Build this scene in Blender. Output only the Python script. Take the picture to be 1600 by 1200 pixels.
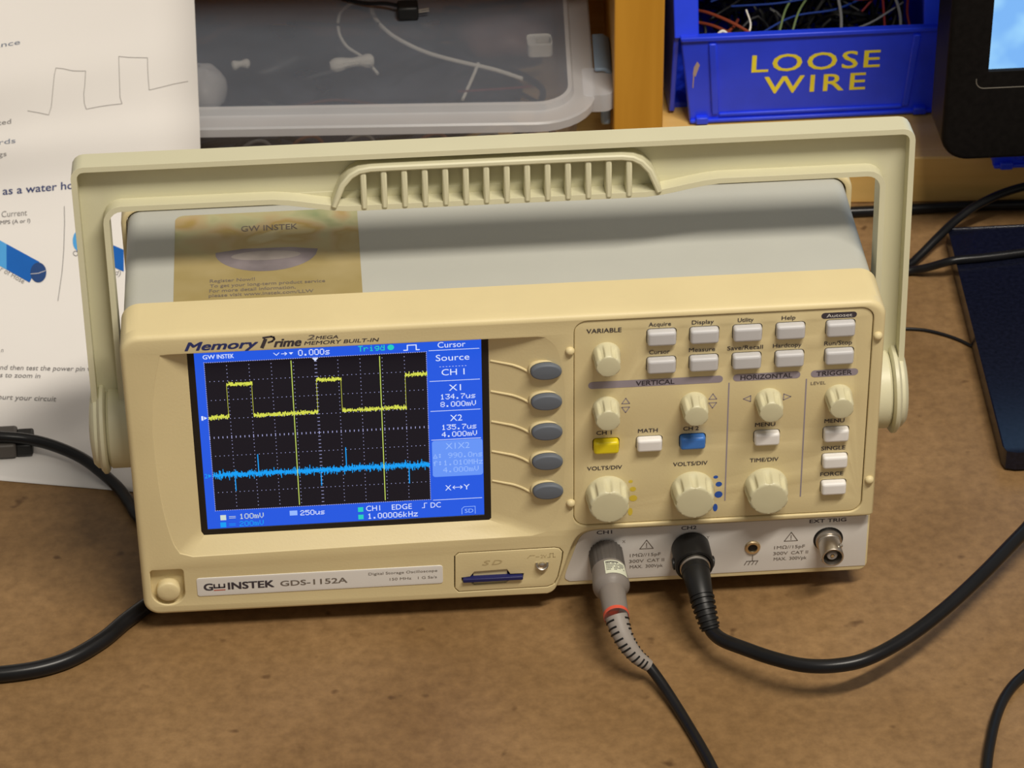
import bpy, bmesh, math, random
from mathutils import Vector, Matrix
from mathutils.geometry import tessellate_polygon

# ---------------------------------------------------------------- reset
for o in list(bpy.data.objects):
    bpy.data.objects.remove(o, do_unlink=True)
scene = bpy.context.scene
COL = scene.collection
MM = 0.001
random.seed(7)

# ---------------------------------------------------------------- camera
YAW, PITCH, ROLL = -0.06823, 0.60816, -0.0118
cy_, sy_ = math.cos(YAW), math.sin(YAW)
cp_, sp_ = math.cos(PITCH), math.sin(PITCH)
fwd = Vector((-sy_ * cp_, cy_ * cp_, -sp_))
rgt = Vector((cy_, sy_, 0))
up = rgt.cross(fwd)
cr_, sr_ = math.cos(ROLL), math.sin(ROLL)
r2 = cr_ * rgt + sr_ * up
u2 = -sr_ * rgt + cr_ * up
cam_d = bpy.data.cameras.new('camera')
cam = bpy.data.objects.new('camera', cam_d)
COL.objects.link(cam)
M = Matrix((r2, u2, -fwd)).transposed().to_4x4()
M.translation = Vector((0.08439, -1.07349, 0.86624))
cam.matrix_world = M
cam_d.sensor_width = 36.0
cam_d.lens = 5000.0 / 1600.0 * 36.0
cam_d.clip_start = 0.05
cam_d.clip_end = 20
cam_d.dof.use_dof = True
cam_d.dof.focus_distance = 1.335
cam_d.dof.aperture_fstop = 30
scene.camera = cam

# ---------------------------------------------------------------- light, world, exposure
world = bpy.data.worlds.new('world')
scene.world = world
world.use_nodes = True
bg = world.node_tree.nodes['Background']
bg.inputs[0].default_value = (1.0, 0.93, 0.84, 1)
bg.inputs[1].default_value = 0.235

def area(name, loc, aim, sx, sy, power, col):
    l = bpy.data.lights.new(name, 'AREA')
    l.shape = 'RECTANGLE'
    l.size, l.size_y = sx, sy
    l.energy = power
    l.color = col
    o = bpy.data.objects.new(name, l)
    COL.objects.link(o)
    o.location = loc
    d = Vector(aim) - Vector(loc)
    o.rotation_euler = d.to_track_quat('-Z', 'Y').to_euler()
    return o
area('ceiling_tube_light', (0.62, -0.80, 1.80), (0.155, 0.10, 0.10), 0.95, 0.10, 38, (1.0, 0.92, 0.80))
area('overhead_fill_light', (0.10, 0.25, 2.30), (0.155, 0.15, 0.0), 1.2, 1.2, 3, (1.0, 0.92, 0.81))  # unseen soft fill, added overhead to brighten upward-facing surfaces

vs = scene.view_settings
scene.display_settings.display_device = 'sRGB'
vs.view_transform = 'Standard'
vs.look = 'None'
vs.exposure = 0.0
vs.gamma = 1.0
vs.use_curve_mapping = False

# ---------------------------------------------------------------- materials
def nt(name):
    m = bpy.data.materials.new(name)
    m.use_nodes = True
    return m, m.node_tree.nodes, m.node_tree.links

def plain(name, col, rough=0.5, metal=0.0, var=0.06, scale=60, bump=0.0, spec=0.3, coat=0.0, bscale=900):
    """procedural plastic / metal: base colour with slight mottling and fine relief"""
    m, n, l = nt(name)
    b = n['Principled BSDF']
    b.inputs['Roughness'].default_value = rough
    b.inputs['Metallic'].default_value = metal
    b.inputs['Specular IOR Level'].default_value = spec
    b.inputs['Coat Weight'].default_value = coat
    tc = n.new('ShaderNodeTexCoord')
    no = n.new('ShaderNodeTexNoise')
    no.inputs['Scale'].default_value = scale
    no.inputs['Detail'].default_value = 3
    l.new(tc.outputs['Object'], no.inputs['Vector'])
    r = n.new('ShaderNodeValToRGB')
    r.color_ramp.elements[0].position = 0.3
    r.color_ramp.elements[1].position = 0.7
    r.color_ramp.elements[0].color = tuple(c * (1 - var) for c in col[:3]) + (1,)
    r.color_ramp.elements[1].color = tuple(min(1, c * (1 + var)) for c in col[:3]) + (1,)
    l.new(no.outputs['Fac'], r.inputs['Fac'])
    l.new(r.outputs['Color'], b.inputs['Base Color'])
    if bump:
        n2 = n.new('ShaderNodeTexNoise')
        n2.inputs['Scale'].default_value = bscale
        l.new(tc.outputs['Object'], n2.inputs['Vector'])
        bp = n.new('ShaderNodeBump')
        bp.inputs['Strength'].default_value = bump
        bp.inputs['Distance'].default_value = 0.0004
        l.new(n2.outputs['Fac'], bp.inputs['Height'])
        l.new(bp.outputs['Normal'], b.inputs['Normal'])
    return m

def glow(name, col, strength=1.0):
    """lit display element: emits, with the gloss of the display surface"""
    m, n, l = nt(name)
    b = n['Principled BSDF']
    b.inputs['Base Color'].default_value = (0.01, 0.01, 0.012, 1)
    b.inputs['Roughness'].default_value = 0.35
    b.inputs['Specular IOR Level'].default_value = 0.12
    b.inputs['Emission Color'].default_value = (*col, 1)
    b.inputs['Emission Strength'].default_value = strength
    return m

def mat_workbench():
    m, n, l = nt('hardboard')
    b = n['Principled BSDF']
    b.inputs['Roughness'].default_value = 0.47
    b.inputs['Specular IOR Level'].default_value = 0.35
    tc = n.new('ShaderNodeTexCoord')
    a = n.new('ShaderNodeTexNoise'); a.inputs['Scale'].default_value = 9; a.inputs['Detail'].default_value = 5
    f = n.new('ShaderNodeTexNoise'); f.inputs['Scale'].default_value = 170; f.inputs['Detail'].default_value = 6; f.inputs['Roughness'].default_value = 0.65
    s = n.new('ShaderNodeTexNoise'); s.inputs['Scale'].default_value = 75; s.inputs['Detail'].default_value = 2
    for q in (a, f, s): l.new(tc.outputs['Object'], q.inputs['Vector'])
    r1 = n.new('ShaderNodeValToRGB')
    r1.color_ramp.elements[0].position = 0.33; r1.color_ramp.elements[0].color = (0.186, 0.106, 0.041, 1)
    r1.color_ramp.elements[1].position = 0.68; r1.color_ramp.elements[1].color = (0.283, 0.172, 0.077, 1)
    l.new(a.outputs['Fac'], r1.inputs['Fac'])
    r2_ = n.new('ShaderNodeValToRGB')
    r2_.color_ramp.elements[0].position = 0.25; r2_.color_ramp.elements[0].color = (0.72, 0.69, 0.66, 1)
    r2_.color_ramp.elements[1].position = 0.75; r2_.color_ramp.elements[1].color = (1.24, 1.24, 1.24, 1)
    l.new(f.outputs['Fac'], r2_.inputs['Fac'])
    mx = n.new('ShaderNodeMix'); mx.data_type = 'RGBA'; mx.blend_type = 'MULTIPLY'; mx.inputs[0].default_value = 1
    l.new(r1.outputs['Color'], mx.inputs[6]); l.new(r2_.outputs['Color'], mx.inputs[7])
    r3 = n.new('ShaderNodeValToRGB')   # scattered dark flecks and scuffs
    r3.color_ramp.elements[0].position = 0.24; r3.color_ramp.elements[0].color = (0.45, 0.40, 0.36, 1)
    r3.color_ramp.elements[1].position = 0.31; r3.color_ramp.elements[1].color = (1, 1, 1, 1)
    l.new(s.outputs['Fac'], r3.inputs['Fac'])
    m2 = n.new('ShaderNodeMix'); m2.data_type = 'RGBA'; m2.blend_type = 'MULTIPLY'; m2.inputs[0].default_value = 1
    l.new(mx.outputs[2], m2.inputs[6]); l.new(r3.outputs['Color'], m2.inputs[7])
    l.new(m2.outputs[2], b.inputs['Base Color'])
    bp = n.new('ShaderNodeBump'); bp.inputs['Strength'].default_value = 0.15; bp.inputs['Distance'].default_value = 0.0005
    l.new(f.outputs['Fac'], bp.inputs['Height']); l.new(bp.outputs['Normal'], b.inputs['Normal'])
    return m

def mat_wood(name, c0, c1, axis):
    m, n, l = nt(name)
    b = n['Principled BSDF']
    b.inputs['Roughness'].default_value = 0.42
    tc = n.new('ShaderNodeTexCoord'); mp = n.new('ShaderNodeMapping')
    sc = [70, 70, 70]; sc[axis] = 5
    mp.inputs['Scale'].default_value = sc
    l.new(tc.outputs['Object'], mp.inputs['Vector'])
    a = n.new('ShaderNodeTexNoise'); a.inputs['Scale'].default_value = 1.3; a.inputs['Detail'].default_value = 5; a.inputs['Distortion'].default_value = 0.4
    l.new(mp.outputs['Vector'], a.inputs['Vector'])
    r = n.new('ShaderNodeValToRGB')
    r.color_ramp.elements[0].position = 0.3; r.color_ramp.elements[0].color = (*c0, 1)
    r.color_ramp.elements[1].position = 0.7; r.color_ramp.elements[1].color = (*c1, 1)
    l.new(a.outputs['Fac'], r.inputs['Fac']); l.new(r.outputs['Color'], b.inputs['Base Color'])
    return m

def mat_clear(name, col, haze, gloss_rough=0.12):
    """cloudy translucent polypropylene: part of the light goes straight through, part is scattered"""
    m, n, l = nt(name)
    n.remove(n['Principled BSDF'])
    out = n['Material Output']
    t = n.new('ShaderNodeBsdfTransparent'); t.inputs[0].default_value = (0.93, 0.93, 0.93, 1)
    d = n.new('ShaderNodeBsdfDiffuse'); d.inputs[0].default_value = (*col, 1)
    tl = n.new('ShaderNodeBsdfTranslucent'); tl.inputs[0].default_value = (*col, 1)
    g = n.new('ShaderNodeBsdfGlossy'); g.inputs['Roughness'].default_value = gloss_rough; g.inputs[0].default_value = (0.9, 0.9, 0.9, 1)
    no = n.new('ShaderNodeTexNoise'); no.inputs['Scale'].default_value = 25
    tc = n.new('ShaderNodeTexCoord'); l.new(tc.outputs['Object'], no.inputs['Vector'])
    mr = n.new('ShaderNodeMapRange'); mr.inputs[3].default_value = haze - 0.06; mr.inputs[4].default_value = haze + 0.06
    l.new(no.outputs['Fac'], mr.inputs[0])
    m1 = n.new('ShaderNodeMixShader'); m1.inputs[0].default_value = 0.45
    l.new(d.outputs[0], m1.inputs[1]); l.new(tl.outputs[0], m1.inputs[2])
    m2 = n.new('ShaderNodeMixShader'); l.new(mr.outputs[0], m2.inputs[0])
    l.new(t.outputs[0], m2.inputs[1]); l.new(m1.outputs[0], m2.inputs[2])
    lw = n.new('ShaderNodeLayerWeight'); lw.inputs[0].default_value = 0.35
    m3 = n.new('ShaderNodeMixShader')
    mr2 = n.new('ShaderNodeMapRange'); mr2.inputs[3].default_value = 0.04; mr2.inputs[4].default_value = 0.5
    l.new(lw.outputs['Fresnel'], mr2.inputs[0]); l.new(mr2.outputs[0], m3.inputs[0])
    l.new(m2.outputs[0], m3.inputs[1]); l.new(g.outputs[0], m3.inputs[2])
    l.new(m3.outputs[0], out.inputs[0])
    return m

def mat_sticker():
    m, n, l = nt('sticker_print')
    b = n['Principled BSDF']; b.inputs['Roughness'].default_value = 0.45
    tc = n.new('ShaderNodeTexCoord')
    sep = n.new('ShaderNodeSeparateXYZ'); l.new(tc.outputs['Generated'], sep.inputs[0])
    g = n.new('ShaderNodeMapRange'); g.inputs[1].default_value = 0.45; g.inputs[2].default_value = 0.85
    l.new(sep.outputs['Y'], g.inputs[0])
    no = n.new('ShaderNodeTexNoise'); no.inputs['Scale'].default_value = 3.4; no.inputs['Detail'].default_value = 2.0; no.inputs['Distortion'].default_value = 0.5
    l.new(tc.outputs['Generated'], no.inputs['Vector'])
    r = n.new('ShaderNodeValToRGB')
    e = r.color_ramp.elements
    e[0].position = 0.30; e[0].color = (0.26, 0.30, 0.15, 1)
    e[1].position = 0.70; e[1].color = (0.50, 0.44, 0.25, 1)
    x = e.new(0.43); x.color = (0.42, 0.40, 0.22, 1)
    x = e.new(0.54); x.color = (0.44, 0.33, 0.17, 1)
    x = e.new(0.62); x.color = (0.38, 0.27, 0.08, 1)
    l.new(no.outputs['Fac'], r.inputs['Fac'])
    n2 = n.new('ShaderNodeTexNoise'); n2.inputs['Scale'].default_value = 4
    l.new(tc.outputs['Generated'], n2.inputs['Vector'])
    r2_ = n.new('ShaderNodeValToRGB')
    r2_.color_ramp.elements[0].position = 0.35; r2_.color_ramp.elements[0].color = (0.335, 0.26, 0.10, 1)
    r2_.color_ramp.elements[1].position = 0.75; r2_.color_ramp.elements[1].color = (0.40, 0.32, 0.15, 1)
    l.new(n2.outputs['Fac'], r2_.inputs['Fac'])
    mx = n.new('ShaderNodeMix'); mx.data_type = 'RGBA'
    l.new(g.outputs[0], mx.inputs[0]); l.new(r2_.outputs['Color'], mx.inputs[6]); l.new(r.outputs['Color'], mx.inputs[7])
    l.new(mx.outputs[2], b.inputs['Base Color'])
    return m

def mat_screen_sky():
    m, n, l = nt('monitor_picture')
    b = n['Principled BSDF']
    b.inputs['Base Color'].default_value = (0.01, 0.01, 0.01, 1); b.inputs['Roughness'].default_value = 0.3
    tc = n.new('ShaderNodeTexCoord')
    no = n.new('ShaderNodeTexNoise'); no.inputs['Scale'].default_value = 55; no.inputs['Detail'].default_value = 2
    l.new(tc.outputs['Object'], no.inputs['Vector'])
    r = n.new('ShaderNodeValToRGB')
    r.color_ramp.elements[0].position = 0.35; r.color_ramp.elements[0].color = (0.20, 0.47, 0.92, 1)
    r.color_ramp.elements[1].position = 0.70; r.color_ramp.elements[1].color = (0.36, 0.70, 1.0, 1)
    l.new(no.outputs['Fac'], r.inputs['Fac']); l.new(r.outputs['Color'], b.inputs['Emission Color'])
    b.inputs['Emission Strength'].default_value = 1.0
    return m

MAT = dict(
    bench=mat_workbench(),
    upright=mat_wood('stained_wood', (0.54, 0.25, 0.022), (0.64, 0.31, 0.034), 2),
    board=mat_wood('pale_wood', (0.72, 0.43, 0.115), (0.84, 0.56, 0.20), 0),
    wall=plain('wall_paint', (0.45, 0.42, 0.36), 0.8, var=0.04, scale=8, bump=0.2, bscale=200),
    paper=plain('paper', (0.765, 0.74, 0.715), 0.75, var=0.015, scale=14, bump=0.05),
    cream=plain('cream_plastic', (0.69, 0.582, 0.328), 0.46, var=0.03, scale=26, bump=0.10, spec=0.35),
    case=plain('grey_case_paint', (0.475, 0.48, 0.435), 0.55, var=0.03, scale=18, bump=0.12, spec=0.3),
    handle=plain('olive_beige_plastic', (0.63, 0.605, 0.425), 0.42, var=0.03, scale=22, bump=0.08, spec=0.4),
    knob=plain('knob_plastic', (0.60, 0.565, 0.375), 0.36, var=0.03, scale=60, spec=0.45),
    softkey=plain('slate_rubber', (0.122, 0.140, 0.170), 0.5, var=0.05),
    btn_grey=plain('lilac_grey_key', (0.54, 0.535, 0.545), 0.38, var=0.03),
    btn_white=plain('white_key', (0.78, 0.765, 0.75), 0.38, var=0.03),
    btn_yellow=plain('yellow_key', (0.74, 0.60, 0.015), 0.35, var=0.03),
    btn_blue=plain('blue_key', (0.05, 0.18, 0.55), 0.35, var=0.05),
    dark_well=plain('dark_gap', (0.10, 0.078, 0.05), 0.8),
    ink=plain('black_ink', (0.055, 0.045, 0.055), 0.6),
    ink_grey=plain('grey_ink', (0.18, 0.15, 0.125), 0.6),
    ink_navy=plain('navy_ink', (0.03, 0.04, 0.16), 0.6),
    ink_red=plain('red_ink', (0.5, 0.09, 0.05), 0.6),
    lilac=plain('lilac_print', (0.315, 0.275, 0.32), 0.55),
    dot_blue=plain('blue_print', (0.03, 0.10, 0.45), 0.5),
    dot_yellow=plain('yellow_print', (0.70, 0.54, 0.06), 0.5),
    white_label=plain('white_overlay', (0.66, 0.635, 0.60), 0.3, var=0.02, spec=0.5),
    plate_label=plain('model_plate', (0.74, 0.72, 0.69), 0.3, var=0.02),
    lcd_frame=plain('black_frame', (0.018, 0.015, 0.013), 0.35),
    chrome=plain('nickel', (0.56, 0.52, 0.46), 0.36, metal=1.0, var=0.08),
    brass=plain('brass', (0.72, 0.58, 0.36), 0.42, metal=1.0),
    black=plain('black_plastic', (0.010, 0.010, 0.010), 0.42, var=0.15, spec=0.3),
    rubber=plain('black_cable_jacket', (0.008, 0.008, 0.009), 0.3, var=0.2, spec=0.28),
    grey_body=plain('warm_grey_plastic', (0.21, 0.185, 0.165), 0.45, var=0.05, bump=0.1),
    grey_dark=plain('dark_grey_plastic', (0.09, 0.08, 0.072), 0.42, var=0.05),
    grey_relief=plain('strain_relief_grey', (0.27, 0.24, 0.215), 0.5, var=0.05),
    red_band=plain('red_marker_band', (0.62, 0.09, 0.05), 0.45),
    pale_sticker=plain('pale_label', (0.64, 0.66, 0.52), 0.5, var=0.02),
    sd=plain('sd_card_blue', (0.018, 0.02, 0.10), 0.35),
    bin=plain('blue_bin_plastic', (0.020, 0.062, 0.92), 0.36, var=0.10, scale=40, spec=0.45),
    bin_letter=plain('yellow_vinyl', (0.97, 0.82, 0.05), 0.5),
    scuff=plain('scuffed_plastic', (0.45, 0.35, 0.30), 0.6),
    lid=mat_clear('cloudy_lid_plastic', (0.68, 0.77, 0.94), 0.33),
    rim=mat_clear('cloudy_rim_plastic', (0.90, 0.91, 0.95), 0.74, 0.2),
    tote=mat_clear('clear_tote_plastic', (0.70, 0.74, 0.82), 0.18),
    latch=plain('slate_blue_latch', (0.27, 0.36, 0.47), 0.4),
    monitor=plain('matte_black_housing', (0.008, 0.007, 0.0065), 0.5, var=0.2, scale=300, bump=0.1, spec=0.08),
    base=plain('satin_black_base', (0.006, 0.007, 0.016), 0.2, var=0.3, scale=500, spec=0.35),
    picture=mat_screen_sky(),
    sticker=mat_sticker(),
    disc=plain('violet_grey_print', (0.22, 0.19, 0.20), 0.5, var=0.35, scale=45),
    disc_lt=plain('pale_violet_print', (0.34, 0.30, 0.28), 0.5, var=0.15, scale=90),
    hose=plain('blue_print_ink', (0.002, 0.11, 0.46), 0.7), hose_lt=plain('light_blue_print_ink', (0.07, 0.34, 0.72), 0.7),
    hose_dk=plain('dark_blue_print_ink', (0.015, 0.055, 0.19), 0.7),
    pencil=plain('pencil_line', (0.30, 0.28, 0.27), 0.7),
    text_blue=plain('slate_print_ink', (0.17, 0.20, 0.27), 0.7), text_navy=plain('navy_print_ink', (0.04, 0.055, 0.16), 0.7),
    text_grey=plain('grey_print_ink', (0.22, 0.21, 0.21), 0.7),
    bag=plain('slate_bag', (0.035, 0.04, 0.055), 0.4, var=0.3, scale=30),
    w_white=plain('white_insulation', (0.85, 0.82, 0.74), 0.4), w_grey=plain('grey_insulation', (0.2, 0.2, 0.2), 0.4),
    w_red=plain('red_insulation', (0.18, 0.02, 0.018), 0.4), w_orange=plain('orange_insulation', (0.22, 0.045, 0.018), 0.4),
    w_blue=plain('blue_insulation', (0.02, 0.05, 0.25), 0.4), w_green=plain('green_insulation', (0.16, 0.22, 0.09), 0.4),
    w_black=plain('black_insulation', (0.006, 0.006, 0.006), 0.4), w_brown=plain('brown_insulation', (0.16, 0.07, 0.045), 0.5),
    s_blue=glow('screen_blue', (0.016, 0.098, 0.74)), s_black=glow('screen_black', (0.0065, 0.005, 0.009)),
    s_pale=glow('screen_highlight', (0.135, 0.30, 0.92)), s_grid=glow('screen_grid', (0.42, 0.43, 0.75)),
    s_yellow=glow('screen_yellow', (0.66, 0.70, 0.08)), s_cursor=glow('screen_cursor', (0.56, 0.70, 0.12)),
    s_cyan=glow('screen_cyan', (0.004, 0.34, 0.90)), s_text=glow('screen_text', (0.72, 0.80, 1.0)),
    s_ltblue=glow('screen_light_blue', (0.30, 0.48, 0.98)), s_teal=glow('screen_teal', (0.02, 0.62, 0.50)),
)

# ---------------------------------------------------------------- object helpers
ORIG = {}
def origin_of(p):
    return ORIG.get(p.name, Vector((0, 0, 0))) if p else Vector((0, 0, 0))

def thing(name, label, cat, loc, group=None):
    o = bpy.data.objects.new(name, None)
    o.empty_display_size = 0.01
    COL.objects.link(o)
    o.location = Vector(loc) * MM
    ORIG[o.name] = Vector(loc)
    o['label'] = label
    o['category'] = cat
    if group: o['group'] = group
    return o

def tag(o, label=None, cat=None, group=None, kind=None):
    if label: o['label'] = label
    if cat: o['category'] = cat
    if group: o['group'] = group
    if kind: o['kind'] = kind
    return o

class MB:
    """collects shapes given in world millimetres, then links them as one mesh object"""
    def __init__(s): s.v = []; s.f = []
    def add(s, vs, fs):
        k = len(s.v)
        s.v += [Vector(v) for v in vs]
        s.f += [tuple(i + k for i in f) for f in fs]
        return s
    def build(s, name, mat, parent=None, loc=None, angle=35, recalc=True, label=None):
        base = origin_of(parent)
        org = Vector(loc) if loc is not None else base
        me = bpy.data.meshes.new(name)
        me.from_pydata([((v - org) * MM)[:] for v in s.v], [], s.f)
        if recalc:
            bm = bmesh.new(); bm.from_mesh(me)
            bmesh.ops.recalc_face_normals(bm, faces=bm.faces)
            bm.to_mesh(me); bm.free()
        for p in me.polygons: p.use_smooth = True
        me.set_sharp_from_angle(angle=math.radians(angle))
        me.materials.append(MAT[mat] if isinstance(mat, str) else mat)
        o = bpy.data.objects.new(name, me)
        COL.objects.link(o)
        if parent: o.parent = parent
        o.location = (org - base) * MM if parent else org * MM
        ORIG[o.name] = org
        if label: o['label'] = label
        return o

def copy_part(o, parent, loc, name=None):
    c = o.copy()
    COL.objects.link(c)
    c.parent = parent
    c.location = (Vector(loc) - origin_of(parent)) * MM
    ORIG[c.name] = Vector(loc)
    return c

def bevel_mod(o, w, seg=2, ang=40):
    m = o.modifiers.new('bevel', 'BEVEL')
    m.width = w * MM; m.segments = seg; m.limit_method = 'ANGLE'; m.angle_limit = math.radians(ang)
    return o

def box(mb, x0, x1, y0, y1, z0, z1):
    v = [(x, y, z) for z in (z0, z1) for y in (y0, y1) for x in (x0, x1)]
    mb.add(v, [(0, 2, 3, 1), (4, 5, 7, 6), (0, 1, 5, 4), (2, 6, 7, 3), (0, 4, 6, 2), (1, 3, 7, 5)])
    return mb

def rrect(x0, x1, z0, z1, r, n=6):
    """counter-clockwise rounded rectangle; r = one radius or (bl, br, tr, tl)"""
    if not isinstance(r, (tuple, list)): r = (r,) * 4
    pts = []
    for (cx, cz, sx, sz, a0, q) in ((x0, z0, 1, 1, 180, r[0]), (x1, z0, -1, 1, 270, r[1]), (x1, z1, -1, -1, 0, r[2]), (x0, z1, 1, -1, 90, r[3])):
        if q <= 0:
            pts.append((cx, cz)); continue
        for i in range(n + 1):
            a = math.radians(a0 + 90 * i / n)
            pts.append((cx + sx * q + q * math.cos(a), cz + sz * q + q * math.sin(a)))
    return pts

def ellipse(cx, cz, rx, rz, n=32, p=2.0):
    out = []
    for i in range(n):
        a = 2 * math.pi * i / n
        c, s = math.cos(a), math.sin(a)
        out.append((cx + rx * math.copysign(abs(c) ** (2 / p), c), cz + rz * math.copysign(abs(s) ** (2 / p), s)))
    return out

def signed(pts):
    return sum(pts[i][0] * pts[(i + 1) % len(pts)][1] - pts[(i + 1) % len(pts)][0] * pts[i][1] for i in range(len(pts))) / 2

def offs(pts, d):
    """offset a loop to its left by d (number or one value per vertex)"""
    n = len(pts); out = []
    for i in range(n):
        p0, p1, p2 = Vector(pts[i - 1]), Vector(pts[i]), Vector(pts[(i + 1) % n])
        a = (p1 - p0); b = (p2 - p1)
        if a.length < 1e-9: a = b
        if b.length < 1e-9: b = a
        a.normalize(); b.normalize()
        na, nb = Vector((-a.y, a.x)), Vector((-b.y, b.x))
        m = na + nb
        if m.length < 1e-6: m = na
        m.normalize()
        k = max(0.35, m.dot(na))
        q = d[i] if isinstance(d, (list, tuple)) else d
        out.append(tuple(p1 + m * (q / k)))
    return out

XZ = lambda u, v, w: (u, w, v)
def plate(mb, outer, holes, w0, w1, fil=0.5, hfil=0.3, mp=XZ, seg=4, back=True):
    """slab with rounded front edges, cut-outs included; front at depth w0, back at w1"""
    loops = [outer if signed(outer) > 0 else outer[::-1]]
    fils = [fil]
    for h in holes:
        if isinstance(h, dict): hh, hf = h['p'], h['f']
        else: hh, hf = h, hfil
        loops.append(hh if signed(hh) < 0 else hh[::-1]); fils.append(hf)
    front = []; vs = []; fs = []; backs = []
    for lp, f in zip(loops, fils):
        n = len(lp); start = len(vs); rings = []
        fl = f if isinstance(f, (list, tuple)) else [f] * n
        for k in range(seg + 1):
            a = math.radians(90 * k / seg)
            ring = offs(lp, [q * (1 - math.sin(a)) for q in fl])
            rings.append([(p, w0 + q * (1 - math.cos(a))) for p, q in zip(ring, fl)])
        rings.append([(p, w1) for p in lp])
        for r in rings: vs += [mp(p[0], p[1], w) for p, w in r]
        for k in range(len(rings) - 1):
            for i in range(n):
                j = (i + 1) % n
                fs.append((start + k * n + i, start + k * n + j, start + (k + 1) * n + j, start + (k + 1) * n + i))
        front.append((start, [p for p, w in rings[0]]))
        backs.append((start + (len(rings) - 1) * n, lp))
    for group in ((front, backs) if back else (front,)):
        idx = []
        for s, ps in group: idx += list(range(s, s + len(ps)))
        for t in tessellate_polygon([[Vector((p[0], p[1], 0)) for p in ps] for s, ps in group]):
            fs.append(tuple(idx[i] for i in t))
    mb.add(vs, fs)
    return mb

def frame_from(d):
    d = Vector(d).normalized()
    a = Vector((0, 0, 1)) if abs(d.z) < 0.9 else Vector((1, 0, 0))
    x = a.cross(d).normalized()
    return x, d.cross(x).normalized(), d

def lathe(mb, org, axis, prof, n=32, mod=None):
    """revolve (radius, distance) pairs about an axis; closes the ends"""
    x, y, d = frame_from(axis); org = Vector(org)
    vs = []; fs = []
    for j, (r, h) in enumerate(prof):
        for i in range(n):
            a = 2 * math.pi * i / n
            q = r * (mod(a, j) if mod else 1)
            vs.append(org + d * h + x * (q * math.cos(a)) + y * (q * math.sin(a)))
    for j in range(len(prof) - 1):
        for i in range(n):
            k = (i + 1) % n
            fs.append((j * n + i, j * n + k, (j + 1) * n + k, (j + 1) * n + i))
    if prof[0][0] > 1e-6: fs.append(tuple(range(n - 1, -1, -1)))
    if prof[-1][0] > 1e-6: fs.append(tuple((len(prof) - 1) * n + i for i in range(n)))
    mb.add(vs, fs)
    return mb

def smooth_path(pts, per=8):
    P = [Vector(p) for p in pts]
    if len(P) < 3: return P
    out = []
    for i in range(len(P) - 1):
        p0 = P[i - 1] if i > 0 else 2 * P[0] - P[1]
        p1, p2 = P[i], P[i + 1]
        p3 = P[i + 2] if i + 2 < len(P) else 2 * P[-1] - P[-2]
        for k in range(per):
            t = k / per
            out.append(0.5 * ((2 * p1) + (p2 - p0) * t + (2 * p0 - 5 * p1 + 4 * p2 - p3) * t * t + (3 * p1 - p0 - 3 * p2 + p3) * t ** 3))
    out.append(P[-1])
    return out

def tube(mb, pts, rad, n=12, per=8, smooth=True, radf=None, sq=None):
    P = smooth_path(pts, per) if smooth else [Vector(p) for p in pts]
    m = len(P)
    vs = []; fs = []
    t0 = (P[1] - P[0]).normalized()
    x, y, _ = frame_from(t0)
    for i in range(m):
        t = (P[min(i + 1, m - 1)] - P[max(i - 1, 0)]).normalized()
        x = (x - t * x.dot(t)).normalized(); y = t.cross(x)
        r = radf(i / (m - 1)) if radf else rad
        for k in range(n):
            a = 2 * math.pi * k / n
            vs.append(P[i] + x * (r * math.cos(a)) + y * (r * math.sin(a)))
    for i in range(m - 1):
        for k in range(n):
            j = (k + 1) % n
            fs.append((i * n + k, i * n + j, (i + 1) * n + j, (i + 1) * n + k))
    fs.append(tuple(range(n - 1, -1, -1))); fs.append(tuple((m - 1) * n + k for k in range(n)))
    mb.add(vs, fs)
    return mb

def strip2d(mb, path, th, w0, w1, mp, closed=False):
    """rectangular rail of thickness th (in the plane) along a 2D path, between depths w0 and w1"""
    n = len(path)
    L = []; R = []
    for i in range(n):
        a = Vector(path[i - 1]) if (i > 0 or closed) else None
        b = Vector(path[(i + 1) % n]) if (i < n - 1 or closed) else None
        p = Vector(path[i])
        d1 = (p - a).normalized() if a is not None else (b - p).normalized()
        d2 = (b - p).normalized() if b is not None else d1
        n1, n2 = Vector((-d1.y, d1.x)), Vector((-d2.y, d2.x))
        m = (n1 + n2).normalized(); k = max(0.4, m.dot(n1))
        L.append(p + m * th / 2 / k); R.append(p - m * th / 2 / k)
    vs = []
    for l, r in zip(L, R):
        vs += [mp(l.x, l.y, w0), mp(r.x, r.y, w0), mp(r.x, r.y, w1), mp(l.x, l.y, w1)]
    fs = []
    for i in range(n if closed else n - 1):
        j = (i + 1) % n
        for k in range(4):
            q = (k + 1) % 4
            fs.append((i * 4 + k, i * 4 + q, j * 4 + q, j * 4 + k))
    if not closed: fs += [(3, 2, 1, 0), tuple((n - 1) * 4 + k for k in range(4))]
    mb.add(vs, fs)
    return mb

# lettering: the built-in font turned into flat meshes
_tc = {}
def glyphs(s, bold=0.0, shear=0.0, spacing=1.0):
    key = (s, bold, shear, spacing)
    if key in _tc: return _tc[key]
    cu = bpy.data.curves.new('lettering', 'FONT')
    cu.body = s; cu.size = 1; cu.offset = bold; cu.shear = shear; cu.space_character = spacing
    cu.resolution_u = 3
    ob = bpy.data.objects.new('lettering', cu)
    me = ob.to_mesh()
    v = [(p.co.x, p.co.y) for p in me.vertices]
    f = [tuple(p.vertices) for p in me.polygons]
    ob.to_mesh_clear()
    bpy.data.objects.remove(ob); bpy.data.curves.remove(cu)
    _tc[key] = (v, f)
    return v, f
CAPH = max(p[1] for p in glyphs('H')[0])

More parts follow.
